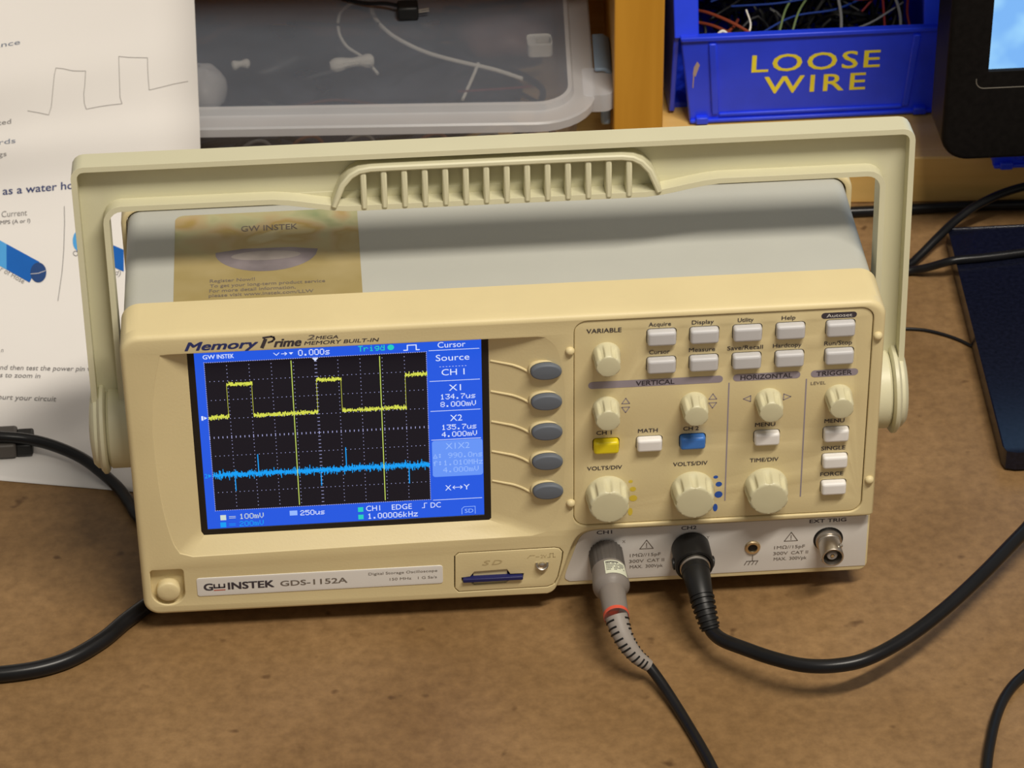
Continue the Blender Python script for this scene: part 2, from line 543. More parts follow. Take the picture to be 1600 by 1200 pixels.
def text(mb, s, x0, x1, z, h, mp, bold=0.0, shear=0.0, spacing=1.0):
    """write s from x0 to x1 with its baseline at z and capitals h tall; mp(u, v) gives the place"""
    v, f = glyphs(s, 0.0, shear, spacing)
    if not v: return mb
    a = min(p[0] for p in v); b = max(p[0] for p in v)
    k = (x1 - x0) / (b - a); kz = h / CAPH
    e = bold * h * 0.9
    lift = Vector((0, 0, 0))
    if bold:     # heavier strokes: shifted copies, each a hair prouder than the one before
        q0, q1, q2 = (Vector(mp(x0 + i, z + j)) for i, j in ((0, 0), (1, 0), (0, 1)))
        lift = (q1 - q0).cross(q2 - q0).normalized() * 0.012
    for i, (dx, dz) in enumerate(((-e, -e * .6), (e, -e * .6), (-e, e * .6), (e, e * .6)) if bold else ((0, 0),)):
        mb.add([Vector(mp(x0 + (p[0] - a) * k + dx, z + p[1] * kz + dz)) + lift * i for p in v], f)
    return mb

def caption(name, mat, parent, s, *a, **k):
    return text(MB(), s, *a, **k).build(name, mat, parent, recalc=False)

def flat(mb, pts, mp):
    mb.add([mp(*p) for p in pts], [tuple(range(len(pts)))])
    return mb

def quad(mb, x0, x1, z0, z1, mp):
    return flat(mb, [(x0, z0), (x1, z0), (x1, z1), (x0, z1)], mp)

def line(mb, pts, w, mp):
    """polyline drawn with a pen of width w"""
    for i in range(len(pts) - 1):
        a, b = Vector(pts[i]), Vector(pts[i + 1])
        d = (b - a).normalized(); q = Vector((-d.y, d.x)) * w / 2
        e = d * w * 0.25
        flat(mb, [tuple(a - e + q), tuple(a - e - q), tuple(b + e - q), tuple(b + e + q)], mp)
    return mb

PIX = {}
for row in ('0 0E1111111110E0|1 040C040404040E|2 0E11010608101F|3 1F01020601110E|4 02060A121F0202|5 1F101E0101110E|6 0608101E11110E|'
            '7 1F010204080808|8 0E11110E11110E|9 0E11110F01020C|. 00000000000C0C|: 000C0C000C0C00|s 00000F100E011E|u 0000111111130D|'
            'm 00001A15151515|V 11111111110A04|n 00001619111111|M 111B1515111111|H 1111111F111111|z 00001F0204081F|k 10101214181412|'
            'T 1F040404040404|r 00001619101010|i 04000C0404040E|g 000F11110F010E|d 01010D1311110F|C 0E11101010110E|E 1F10101E10101F|'
            'D 1E11111111111E|f 06091C08080808|^ 0004040A0A111F').split('|'):
    PIX[row[0]] = [int(row[2 + 2 * i:4 + 2 * i], 16) for i in range(7)]
PIX['0'] = [14, 17, 17, 17, 17, 17, 14]

def pixtext(mb, s, x0, x1, z, h, mp):
    """dot-matrix lettering: 5 x 7 cells, runs merged"""
    n = len(s) * 6 - 1
    px = (x1 - x0) / n; pz = h / 7
    for i, ch in enumerate(s):
        g = PIX.get(ch)
        if not g: continue
        for r in range(7):
            c = 0
            while c < 5:
                if g[r] >> (4 - c) & 1:
                    e = c
                    while e < 5 and g[r] >> (4 - e) & 1: e += 1
                    quad(mb, x0 + (i * 6 + c) * px, x0 + (i * 6 + e) * px, z + (6 - r) * pz, z + (7 - r) * pz * 0.985 + 0.015 * (6 - r) * pz, mp)
                    c = e
                else: c += 1
    return mb

# ================================================================ SETTING
FZ, FY = 11.0, -6.0   # the oscilloscope stands on feet 11 mm tall, its face 6 mm in front of the origin

mb = box(MB(), -520, 900, -420, 640, -28, 0)
bench = bevel_mod(mb.build('workbench_top', 'bench', None, loc=(150, 100, 0)), 2)
tag(bench, 'worn brown hardboard workbench top carrying everything in the picture', 'workbench')
# wooden shelf unit behind the instrument (turned about 4 degrees)
shelf = thing('wooden_shelf', 'orange-stained wooden shelf unit behind the oscilloscope, with a thick upright divider', 'shelf', (321, 317, 0))
SA = math.atan(-0.07)
SC, SS = math.cos(SA), math.sin(SA)
def shp(x, y, z):     # shelf coordinates: x along its front from the point (321, 317), y back
    return (321 + x * SC - y * SS, 317 + x * SS + y * SC, z)
def sbox(mb, x0, x1, y0, y1, z0, z1):
    m2 = box(MB(), x0, x1, y0, y1, z0, z1)
    return mb.add([shp(*v) for v in m2.v], m2.f)
bevel_mod(sbox(MB(), -420, 420, 0, 250, 0, 27).build('bottom_board', 'board', shelf), 1)
bevel_mod(sbox(MB(), -88.5, -63.5, 0, 250, 27, 188).build('upright', 'upright', shelf), 0.8)
bevel_mod(sbox(MB(), -420, 420, 0, 250, 188, 208).build('top_board', 'upright', shelf), 1)
sbox(MB(), -420, 420, 250, 256, 0, 208).build('back_panel', 'upright', shelf)
bevel_mod(sbox(MB(), 400, 420, 0, 250, 27, 188).build('side_panel', 'upright', shelf), 1)
bevel_mod(sbox(MB(), -420, -400, 0, 250, 27, 188).build('side_panel', 'upright', shelf), 1)

# ================================================================ OSCILLOSCOPE
scope = thing('oscilloscope', 'cream and grey benchtop digital oscilloscope showing a yellow square wave', 'oscilloscope', (155, 44, 0))
def S(x, y, z): return (x, y + FY, z + FZ)             # instrument coordinates -> world (mm)
SXZ = lambda u, v, w: (u, w + FY, v + FZ)

# --- case
mb = MB()
prof = rrect(0.6, 309.4, 2, 138, 6.5, 6)
n = len(prof)
mb.add([S(p[0], y, p[1]) for y in (23, 111) for p in prof], [(i, (i + 1) % n, n + (i + 1) % n, n + i) for i in range(n)] + [tuple(range(n)), tuple(range(2 * n - 1, n - 1, -1))])
case = mb.build('case', 'case', scope, label='warm grey painted metal case')
mb = MB()
plate(mb, rrect(-2.2, 312.8, -1.5, 140.2, 8), [rrect(0.0, 310.0, 1.4, 138.7, 7)], 102, 115, fil=1.5, hfil=0.5, mp=SXZ)
mb.build('rear_frame', 'cream', scope)
foot = lathe(MB(), S(30, 34, 0), (0, 0, -1), [(8, -2.5), (8, 9.5), (6.5, 11)], 24).build('foot', 'black', scope, loc=S(30, 34, 0))
for p in ((280, 34), (30, 92), (280, 92)): copy_part(foot, scope, S(p[0], p[1], 0))

# --- front bezel
def curve_pts(pts, per=6):
    return [(p.x, p.y) for p in smooth_path([(a, b, 0) for a, b in pts], per)]
edge = curve_pts([(171.5, 0.0), (173.8, 1.2), (175.6, 4.0), (178.3, 12.4), (181.6, 24.0), (184.2, 29.6), (188.0, 32.4), (194, 33.2)], 4)
outer = [(p[0], p[1]) for p in rrect(0, 310, 0, 142, (7, 0, 8, 8), 8)]
bl = outer[:9]; rest = outer[10:]
front = bl + edge + [(306, 33.0), (309.0, 33.2), (310, 34.2)] + rest
ffil = []
for p in front:
    low = p[0] > 171 and p[1] < 40
    ffil.append(0.9 if low else 2.2)
# screen recess: outer loop on the face, inner loop at the display
Lft = curve_pts([(16.0, 132.8), (12.9, 119), (10.9, 102), (10.6, 86), (11.5, 60), (14.3, 40), (17.2, 32.4)], 4)
Bot = [(22.5, 30.4), (60, 30.9), (113, 31.6), (150, 31.8), (165, 32.0)]
Rgt = curve_pts([(170.5, 33.5), (175.5, 42), (178.4, 60), (179.2, 85), (178.6, 110), (175.8, 126), (171, 132.4)], 4)
Top = [(168, 132.9), (120, 132.9), (60, 132.9), (20, 133.0)]
hole = Lft + Bot + Rgt + Top
def edge_depth(p):        # crisp edge at the left and top, fading out towards the soft keys
    t = min(1.0, max(0.0, (p[0] - 120) / 50)) if p[1] < 131 else min(1.0, max(0.0, (p[0] - 158) / 12))
    return 0.35 * (1 - t) + 0.015
HF = [edge_depth(p) for p in hole]
def on_rect(lst, a, b):
    return [(a[0] + (b[0] - a[0]) * i / (len(lst) - 1), a[1] + (b[1] - a[1]) * i / (len(lst) - 1)) for i in range(len(lst))]
DX0, DX1, DZ0, DZ1 = 26.6, 148.0, 37.3, 131.3
inner = on_rect(Lft, (DX0, DZ1), (DX0, DZ0 + 2)) + on_rect(Bot, (DX0 + 1, DZ0), (DX1 - 1, DZ0)) + on_rect(Rgt, (DX1, DZ0 + 1), (DX1, DZ1 - 1)) + on_rect(Top, (DX1 - 1, DZ1), (DX0 + 1, DZ1))
panel = rrect(182.6, 304.9, 35.4, 139.2, 5.5, 6)
power_hole = rrect(3.8, 17.8, 5.4, 24.0, (6.6, 6.6, 1.5, 1.5), 8)
sdp = [(133.5, 3.6), (171.5, 3.9), (174.6, 5.2), (176.2, 9), (177.9, 18), (178.3, 22.5), (176.8, 24.6), (174.5, 25.2), (133.8, 25.0), (132.0, 23.2), (131.6, 6)]
mb = MB()
plate(mb, front, [dict(p=hole[::-1], f=HF[::-1]), dict(p=panel, f=0.5), dict(p=power_hole, f=0.5), dict(p=sdp, f=0.25)], 0, 6.2, fil=ffil, mp=SXZ, back=False)
block = rrect(0, 310, 0, 142, (7, 5, 8, 8), 8)
plate(mb, block, [], 6.2, 25, fil=0.0, mp=SXZ)
# lower front ledge behind the input sockets
low = [(170, 0.2)] + rrect(171, 309.9, 0.0, 36, (0, 4, 0, 0), 6)[1:]
plate(mb, low, [], 4.9, 6.4, fil=0.7, mp=SXZ, back=False)
bezel = mb.build('front_bezel', 'cream', scope)

mb = MB()
n = len(hole)
mb.add([S(p[0], f, p[1]) for p, f in zip(hole, HF)] + [S(0.4 * p[0] + 0.6 * q[0], 0.35 + 5.6 * 0.60, 0.4 * p[1] + 0.6 * q[1]) for p, q in zip(hole, inner)] + [S(q[0], 5.8, q[1]) for q in inner],
       [(k * n + i, k * n + (i + 1) % n, (k + 1) * n + (i + 1) % n, (k + 1) * n + i) for k in range(2) for i in range(n)])
mb.build('screen_surround', 'cream', scope, angle=25)
# flowing ridges from the display to each soft key
KEYZ = (115.9, 100.7, 85.5, 70.3, 55.1)
def ramp_y(x, z):       # depth of the sloping surround to the right of the display
    xo = 178.6 - 0.0016 * (z - 85) ** 2
    return max(0.35, 5.8 * (1 - (x - DX1) / (xo - DX1)))
ridge = None
for kz in KEYZ:
    pts = [(149, kz + 2.6), (154, kz + 1.8), (158, kz + 1.1), (161.5, kz - 0.2), (164, kz - 1.7), (166.5, kz - 3.3)]
    tube(MB(), [S(x, ramp_y(x, z) + 0.15, z) for x, z in pts], 0.55, 8, 4).build('ridge', 'cream', scope)

# --- display
dframe = MB()
plate(dframe, [(DX0 - .4, DZ0 - .4), (DX1 + .4, DZ0 - .4), (DX1 + .4, DZ1 + .4), (DX0 - .4, DZ1 + .4)], [[(29.2, 39.9), (145.4, 39.9), (145.4, 129.8), (29.2, 129.8)]], 5.7, 8.0, fil=0.2, hfil=0.2, mp=SXZ)
screen = dframe.build('screen', 'lcd_frame', scope, label='colour display in a black frame, lit blue')
def SP(d): return lambda u, v: S(u, 6.1 - d, v)
def srect(name, mat, x0, x1, z0, z1, d): return quad(MB(), x0, x1, z0, z1, SP(d)).build(name, mat, screen, recalc=False)
srect('backlit_background', 's_blue', 28.8, 145.8, 39.5, 130.2, 0)
srect('graph_area', 's_black', 33.0, 123.0, 49.3, 124.2, 0.04)
flat(MB(), rrect(124.2, 145.2, 60.8, 79.4, 1.2, 4), SP(0.04)).build('highlighted_menu', 's_pale', screen, recalc=False)
GX0, GX1, GZ0, GZ1 = 33.0, 123.0, 49.3, 124.2
gx, gz = (GX1 - GX0) / 10, (GZ1 - GZ0) / 8
mb = MB(); P = SP(0.07)
for i in range(11):
    x = GX0 + gx * i
    cnt = 80 if i in (0, 10) else 40
    for k in range(cnt + 1):
        z = GZ0 + (GZ1 - GZ0) * k / cnt
        if i == 5: quad(mb, x - (0.75 if k % 5 == 0 else 0.5), x + (0.75 if k % 5 == 0 else 0.5), z - 0.12, z + 0.12, P)
        elif i in (0, 10): quad(mb, x - .15, x + .15, z - .22, z + .22, P)
        else: quad(mb, x - .15, x + .15, z - .16, z + .16, P)
for j in range(9):
    z = GZ0 + gz * j
    cnt = 100 if j in (0, 8) else 50
    for k in range(cnt + 1):
        x = GX0 + (GX1 - GX0) * k / cnt
        if j == 4: quad(mb, x - 0.14, x + 0.14, z - (0.8 if k % 5 == 0 else 0.5), z + (0.8 if k % 5 == 0 else 0.5), P)
        elif j in (0, 8): quad(mb, x - .25, x + .25, z - .14, z + .14, P)
        else: quad(mb, x - .17, x + .17, z - .14, z + .14, P)
mb.build('graticule', 's_grid', screen, recalc=False)
# channel 1: yellow square wave, channel 2: blue noise with spikes
rnd = random.Random(3)
mb = MB(); P = SP(0.10)
segs = [(33.2, 41.4, 97.0), (41.4, 51.6, 113.0), (51.6, 77.9, 97.1), (77.9, 87.9, 113.1), (87.9, 114.1, 97.2), (114.1, 122.8, 113.4)]
for (a, b, z) in segs:
    x = a
    while x < b:
        c = z + rnd.uniform(-.35, .35)
        quad(mb, x, x + 0.34, c - rnd.uniform(.25, 1.25), c + rnd.uniform(.25, 1.25), P)
        x += 0.3
for (a, b, z), (c, d, z2) in zip(segs, segs[1:]):
    quad(mb, c - .08, c + .08, min(z, z2), max(z, z2), P)
mb.build('waveform', 's_yellow', screen, recalc=False, label='noisy yellow square-wave trace')
mb = MB()
x = 33.2
while x < 123:
    c = 67.6 + rnd.uniform(-.5, .5)
    e = 2.7 if rnd.random() < .2 else 1.5
    quad(mb, x, x + 0.30, c - rnd.uniform(.6, e), c + rnd.uniform(.6, e), P)
    x += 0.27
for (x, z) in ((52.1, 77.3), (88.5, 78.5), (42.2, 59.1), (77.8, 59.5), (114.4, 58.3)):
    quad(mb, x - .2, x + .2, min(z, 67.6), max(z, 67.6), P)
mb.build('waveform', 's_cyan', screen, recalc=False, label='noisy blue trace with narrow spikes')
mb = MB()
for x in (68.1, 104.0): quad(MB(), x - .17, x + .17, 50.2, 123.3, SP(0.13)).build('cursor_line', 's_cursor', screen, recalc=False)
# lettering on the display
P = SP(0.15)
mb = MB()
pixtext(mb, '0.000s', 71.2, 83.9, 125.4, 2.9, P)
line(mb, [(61.3, 127.4), (62.4, 126.2), (63.5, 127.4)], .3, P)
line(mb, [(64.4, 126.8), (66.6, 126.8)], .3, P); line(mb, [(65.8, 127.5), (66.6, 126.8), (65.8, 126.1)], .3, P)
flat(mb, [(67.4, 127.3), (69.2, 127.3), (68.3, 126.2)], P)
line(mb, [(113.9, 125.5), (115.4, 125.5), (115.4, 127.9), (119.0, 127.9), (119.0, 125.5), (120.3, 125.5)], .45, P)
mb.build('screen_text', 's_text', screen, recalc=False); mb = MB()
text(mb, 'Cursor', 127.7, 139.0, 125.9, 2.7, P)
mb.build('screen_text', 's_text', screen, recalc=False); mb = MB()
text(mb, 'Source', 126.8, 140.5, 119.4, 3.0, P)
for k in range(9): quad(mb, 128.2 + k * 1.3, 128.8 + k * 1.3, 116.4, 116.6, P)
text(mb, 'CH 1', 129.0, 138.4, 112.2, 3.0, P)
mb.build('screen_text', 's_text', screen, recalc=False); mb = MB()
text(mb, 'X1', 131.8, 136.8, 104.4, 3.0, P)
pixtext(mb, '134.7us', 128.2, 142.6, 100.2, 2.6, P)
pixtext(mb, '8.000mV', 128.2, 142.8, 96.4, 2.6, P)
mb.build('screen_text', 's_text', screen, recalc=False); mb = MB()
text(mb, 'X2', 132.0, 137.0, 89.2, 3.0, P)
pixtext(mb, '135.7us', 128.4, 142.8, 84.8, 2.6, P)
pixtext(mb, '4.000mV', 128.4, 143.0, 81.2, 2.6, P)
mb.build('screen_text', 's_text', screen, recalc=False); mb = MB()
text(mb, 'X', 129.2, 131.8, 53.6, 2.7, P); text(mb, 'Y', 136.9, 139.5, 53.6, 2.7, P)
line(mb, [(132.4, 55), (136.4, 55)], .3, P)
line(mb, [(133.2, 55.8), (132.4, 55), (133.2, 54.2)], .3, P); line(mb, [(135.6, 55.8), (136.4, 55), (135.6, 54.2)], .3, P)
mb.build('screen_text', 's_text', screen, recalc=False); mb = MB()
for z in (124.7, 109.5, 94.5, 79.9, 48.9): quad(MB(), 124.0, 144.6, z - .13, z + .13, P).build('menu_line', 's_text', screen, recalc=False)
text(mb, 'GW', 32.7, 37.6, 126.0, 2.0, P, 0.02); text(mb, 'INSTEK', 38.4, 45.2, 126.0, 2.0, P, 0.02)
mb.build('screen_text', 's_text', screen, recalc=False); mb = MB()
flat(mb, [(76.6, 124.0), (79.2, 124.0), (77.9, 122.4)], P)
mb.build('screen_text', 's_text', screen, recalc=False); mb = MB()
pixtext(mb, '250us', 68.2, 78.4, 44.6, 2.6, P)
mb.build('screen_text', 's_text', screen, recalc=False); mb = MB()
text(mb, 'CH1', 95.8, 101.7, 45.0, 2.7, P); text(mb, 'EDGE', 106.6, 115.0, 45.0, 2.7, P); text(mb, 'DC', 122.9, 127.2, 45.0, 2.7, P)
line(mb, [(119.3, 45.2), (120.3, 45.2), (120.3, 47.6), (121.4, 47.6)], .3, P)
mb.build('screen_text', 's_text', screen, recalc=False); mb = MB()
pixtext(mb, '1.00006kHz', 96.3, 117.4, 40.9, 2.8, P)
mb.build('screen_text', 's_text', screen, recalc=False); mb = MB()
text(mb, '1', 30.2, 31.0, 95.8, 2.2, P)
flat(mb, [(31.3, 97.7), (32.6, 96.9), (31.3, 96.1)], P)
mb.build('screen_text', 's_text', screen, recalc=False)
mb = MB()
text(mb, 'X1X2', 129.8, 139.8, 75.0, 3.0, P)
pixtext(mb, '^: 990.0ns', 124.6, 145.0, 70.4, 2.6, P)
pixtext(mb, 'f:1.010MHz', 124.6, 145.2, 66.6, 2.6, P)
pixtext(mb, '4.000mV', 128.6, 143.4, 63.0, 2.6, P)
mb.build('screen_text', 's_ltblue', screen, recalc=False); mb = MB()
quad(mb, 63.8, 67.0, 44.8, 47.3, P)
mb.build('screen_text', 's_ltblue', screen, recalc=False); mb = MB()
for a, b in (([(136.0, 40.8), (136.0, 43.6), (137.0, 44.6), (141.6, 44.6), (141.6, 40.8)], .25),): line(mb, a, b, P)
text(mb, 'SD', 137.2, 140.8, 41.4, 2.0, P)
mb.build('screen_text', 's_ltblue', screen, recalc=False)
mb = MB()
pixtext(mb, '100mV', 42.8, 52.9, 44.4, 2.7, P)
quad(mb, 34.8, 37.2, 44.2, 46.9, P); quad(mb, 38.4, 41.2, 45.0, 45.25, P); quad(mb, 38.4, 41.2, 45.8, 46.05, P)
mb.build('screen_text', glow('screen_pale_yellow', (0.62, 0.70, 0.62)), screen, recalc=False)
mb = MB()
pixtext(mb, '200mV', 42.6, 52.7, 40.6, 2.7, P)
quad(mb, 34.6, 37.0, 40.5, 43.1, P); quad(mb, 38.2, 41.0, 41.2, 41.45, P); quad(mb, 38.2, 41.0, 42.0, 42.25, P)
mb.build('screen_text', 's_cyan', screen, recalc=False); mb = MB()
text(mb, '2', 29.6, 30.9, 66.4, 2.2, P); flat(mb, [(31.2, 68.4), (32.6, 67.5), (31.2, 66.6)], P)
mb.build('screen_text', 's_cyan', screen, recalc=False)
mb = MB()
pixtext(mb, 'Trigd', 95.5, 106.2, 126.0, 2.7, P)
line(mb, [(105.2, 128.6), (105.0, 128.0)], .3, P)
flat(mb, ellipse(108.7, 127.3, 1.35, 1.35, 20), P)
mb.build('screen_text', 's_teal', screen, recalc=False); mb = MB()
quad(mb, 92.4, 94.6, 44.8, 47.2, P); quad(mb, 92.4, 94.6, 40.9, 43.3, P)
mb.build('screen_text', 's_teal', screen, recalc=False)

# --- soft keys beside the display
mb = MB()
plate(mb, ellipse(0, 0, 6.35, 3.75, 40, 2.15), [], -2.6, 2.0, fil=0.9, mp=lambda u, v, w: (u, w, v), seg=4)
def place_key(k):
    return S(171.3 + 0.15 * k, 1.0, KEYZ[k])
mk = mb
mk.v = [v + Vector(place_key(0)) for v in mk.v]
key = mk.build('soft_key', 'softkey', scope, loc=place_key(0))
mb = MB()
plate(mb, ellipse(0, 0, 7.2, 4.5, 40, 2.15), [ellipse(0, 0, 6.5, 3.9, 40, 2.15)], -0.35, 2.4, fil=0.5, hfil=0.15, mp=lambda u, v, w: (u, w, v))
mb.v = [v + Vector(place_key(0)) for v in mb.v]
ring = mb.build('soft_key_rim', 'cream', scope, loc=place_key(0))
for k in range(1, 5):
    copy_part(key, scope, place_key(k)); copy_part(ring, scope, place_key(k))

# --- control panel with its cut-outs
BTN = [('function_key', 'btn_grey', 218.3, 129.8), ('function_key', 'btn_grey', 235.7, 129.8), ('function_key', 'btn_grey', 253.3, 129.8), ('function_key', 'btn_grey', 270.9, 129.8), ('function_key', 'btn_grey', 291.4, 129.8),
       ('function_key', 'btn_grey', 218.4, 116.1), ('function_key', 'btn_grey', 235.8, 116.1), ('function_key', 'btn_grey', 253.4, 116.1), ('function_key', 'btn_grey', 271.0, 116.1), ('function_key', 'btn_grey', 291.5, 116.1),
       ('push_button', 'btn_yellow', 196.1, 76.8), ('push_button', 'btn_white', 214.1, 76.8), ('push_button', 'btn_blue', 232.1, 76.8), ('push_button', 'btn_white', 263.1, 76.8),
       ('push_button', 'btn_white', 292.1, 76.8), ('push_button', 'btn_white', 292.2, 63.1), ('push_button', 'btn_white', 292.3, 49.3)]
holes = []
for (nm, m, x, z) in BTN:
    w, h = (6.15, 3.75) if nm == 'function_key' else (5.55, 3.5)
    holes.append(rrect(x - w, x + w, z - h, z + h, 1.5, 4))
KNOBS = [('small', 195.9, 122.4), ('small', 196.0, 95.5), ('small', 232.3, 95.5), ('small', 263.2, 95.5), ('small', 292.3, 95.6), ('large', 196.8, 51.5), ('large', 232.6, 51.5), ('large', 263.7, 51.4)]
mb = MB()
plate(mb, offs(panel, 0.25), [dict(p=h, f=0.2) for h in holes], 0.7, 4.6, fil=0.45, mp=SXZ, back=False)
cpanel = mb.build('control_panel', 'cream', scope)
mb = MB(); quad(mb, 182, 305.4, 35, 139.6, lambda u, v: S(u, 4.5, v)); mb.build('panel_backing', 'dark_well', scope, recalc=False)
first = {}
for (nm, m, x, z) in BTN:
    w, h = (5.85, 3.4) if nm == 'function_key' else (5.25, 3.15)
    if m not in first:
        mb = MB()
        plate(mb, rrect(x - w, x + w, z - h, z + h, 1.3, 5), [], -2.3, 4.2, fil=1.35, mp=SXZ, seg=5)
        o = mb.build(nm, m, scope, loc=S(x, 0.7, z))
        lb = {'btn_yellow': 'yellow button', 'btn_blue': 'blue button', 'btn_white': 'white button', 'btn_grey': 'lilac-grey key'}[m]
        o['label'] = lb
        first[m] = o
    else: copy_part(first[m], scope, S(x, 0.7, z))

def knob_mesh(mb, x, z, R, H, nfl):
    prof = [(0.80 * R, 0.0), (R, 0.0), (R, 0.12 * H), (0.985 * R, 0.17 * H), (0.965 * R, 0.30 * H), (0.945 * R, 0.55 * H), (0.925 * R, 0.78 * H), (0.905 * R, 0.90 * H), (0.875 * R, 0.955 * H), (0.82 * R, 0.99 * H), (0.75 * R, 1.0 * H), (0.35 * R, 1.005 * H), (0.02, 1.01 * H)]
    depth = [0, 0, 0, 0.0, 0.7, 1, 1, 0.8, 0.3, 0.0, 0, 0, 0]
    wd = 0.30 if R < 7 else 0.26
    def mod(a, j):
        t = (a / (2 * math.pi) * nfl + 0.5) % 1.0
        g = max(0.0, 1 - abs(t - 0.5) / wd)
        g = min(1.0, g * 1.5); g = g * g * (3 - 2 * g)
        return 1 - depth[j] * g * (0.21 if R < 7 else 0.135)
    return lathe(mb, S(x, 0.7, z), (0, -1, 0), prof, 120, mod)
kf = {}
for (sz, x, z) in KNOBS:
    if sz not in kf:
        mb = knob_mesh(MB(), x, z, 5.75 if sz == 'small' else 9.2, 9.6 if sz == 'small' else 10.0, 6 if sz == 'small' else 8)
        kf[sz] = mb.build('control_knob', 'knob', scope, loc=S(x, 0.7, z), angle=50, label='small fluted knob' if sz == 'small' else 'large fluted knob')
    else: copy_part(kf[sz], scope, S(x, 0.7, z))
for (x, y, z) in ((181.0, 0, 125.3), (181.4, 0, 48.2), (307.0, 0, 125.2), (307.4, 0, 52.2)):
    lathe(MB(), S(x, 0.2, z), (0, -1, 0), [(1.9, 0), (1.9, .5), (1.7, 1.2), (1.2, 1.8), (0.6, 2.05), (0.02, 2.1)], 20).build('nub', 'cream', scope)

# --- print on the control panel
PP = lambda u, v: S(u, 0.62, v)
for (x0, x1, z) in ((188.6, 244.0, 107.1), (248.2, 276.0, 107.3), (280.3, 299.9, 107.3)): flat(MB(), rrect(x0, x1, z - 1.75, z + 1.75, 1.7, 6), PP).build('heading_bar', 'lilac', scope, recalc=False, label='lilac-grey printed bar')
for x in (246.6, 278.6): line(MB(), [(x, 104.9), (x, 44.7)], .55, PP).build('divider_line', 'lilac', scope, recalc=False)
for (cx, cz, d) in ((204.1, 98.4, 1), (204.1, 94.2, -1), (240.1, 98.4, 1), (240.1, 94.2, -1)):
    line(MB(), [(cx - 1.6, cz - 1.2 * d), (cx + 1.6, cz - 1.2 * d), (cx, cz + 1.5 * d), (cx - 1.6, cz - 1.2 * d)], .4, PP).build('printed_arrow', 'lilac', scope, recalc=False)
for (cx, cz, d) in ((254.4, 96.5, -1), (270.9, 96.5, 1)):
    line(MB(), [(cx - 1.4 * d, cz - 1.5), (cx - 1.4 * d, cz + 1.5), (cx + 1.6 * d, cz), (cx - 1.4 * d, cz - 1.5)], .4, PP).build('printed_arrow', 'lilac', scope, recalc=False)
PL = lambda u, v: S(u, 0.54, v)
caption('panel_caption', 'ink', scope, 'VARIABLE', 187.8, 202.0, 132.9, 2.1, PL, .02)
caption('panel_caption', 'ink', scope, 'VERTICAL', 208.2, 224.0, 106.0, 2.2, PL, .03); caption('panel_caption', 'ink', scope, 'HORIZONTAL', 251.3, 272.6, 106.2, 2.2, PL, .03); caption('panel_caption', 'ink', scope, 'TRIGGER', 282.6, 297.3, 106.2, 2.2, PL, .03)
for s, x0, x1, z in (('Acquire', 213.0, 222.1, 134.8), ('Display', 230.6, 239.5, 134.8), ('Utility', 249.3, 255.7, 134.8), ('Help', 267.2, 272.8, 134.8), ('Cursor', 213.4, 221.8, 121.2), ('Measure', 229.7, 240.4, 121.3),
                     ('Save/Recall', 245.4, 260.0, 121.2), ('Hardcopy', 264.1, 275.8, 121.3), ('Run/Stop', 285.2, 296.6, 121.2)):
    caption('panel_caption', 'ink', scope, s, x0, x1, z, 1.9, PL, .012)
for s, x0, x1, z in (('CH 1', 192.1, 198.4, 82.1), ('MATH', 209.4, 217.5, 82.1), ('CH 2', 228.2, 234.6, 82.0), ('MENU', 258.1, 266.5, 82.1), ('MENU', 287.1, 295.4, 82.2), ('SINGLE', 286.4, 296.5, 68.2),
                     ('FORCE', 286.6, 296.3, 54.8), ('VOLTS/DIV', 188.3, 202.9, 64.1), ('VOLTS/DIV', 224.3, 238.7, 64.0), ('TIME/DIV', 256.5, 268.5, 64.0)):
    caption('panel_caption', 'ink', scope, s, x0, x1, z, 1.9, PL, .02)
mb = MB()
flat(mb, rrect(283.4, 297.9, 134.2, 137.1, 1.4, 6), PP)
mb.build('caption_lozenge', 'ink', scope, recalc=False)
mb = MB(); text(mb, 'Autoset', 285.5, 296.0, 134.9, 1.6, PL, .015); text(mb, '', 0, 1, 0, 1, PL)
mb.build('panel_caption', 'white_label', scope, recalc=False, label='white lettering in a black lozenge')
mb = MB(); text(mb, 'LEVEL', 280.5, 286.7, 101.9, 1.5, PL)
mb.build('panel_caption', 'ink_grey', scope, recalc=False)
mb = MB()
for (x, z, a, b) in ((242.4, 57.2, 1.0, .8), (243.8, 53.4, 1.35, 1.25), (243.8, 48.0, 1.7, 1.7), (242.6, 41.2, 1.0, 2.0)): flat(MB(), ellipse(x, z, a, b, 20), PP).build('range_dot', 'dot_blue', scope, recalc=False)
for (x, z, a, b) in ((206.6, 57.2, .9, .8), (207.6, 53.2, 1.3, 1.2), (207.8, 48.4, 1.7, 1.6), (206.6, 41.4, 1.0, 2.0)): flat(MB(), ellipse(x, z, a, b, 20), PP).build('range_dot', 'dot_yellow', scope, recalc=False)

# --- print on the face
PF = lambda u, v: S(u, -0.08, v)
mb = MB(); text(mb, 'Memory', 26.2, 55.4, 134.6, 3.9, PF, .06, .3)
mb.build('face_lettering', 'ink_navy', scope, recalc=False)
mb = MB()
text(mb, 'rime', 61.9, 72.7, 134.4, 3.9, PF, .06, .3)
line(mb, [(57.0, 134.5), (58.5, 138.2)], 1.5, PF)
line(mb, [(57.6, 139.1), (60.9, 139.5), (61.9, 139.1), (62.1, 138.2), (61.2, 137.2), (59.6, 136.7)], .85, PF)
text(mb, 'MEGA', 78.6, 87.6, 137.1, 1.5, PF, .03, .2)
text(mb, 'MEMORY BUILT-IN', 73.9, 104.0, 134.6, 1.7, PF, .03, .2)
mb.build('face_lettering', 'ink', scope, recalc=False)
mb = MB(); text(mb, '2', 75.2, 78.2, 137.1, 2.2, PF, .03, .2)
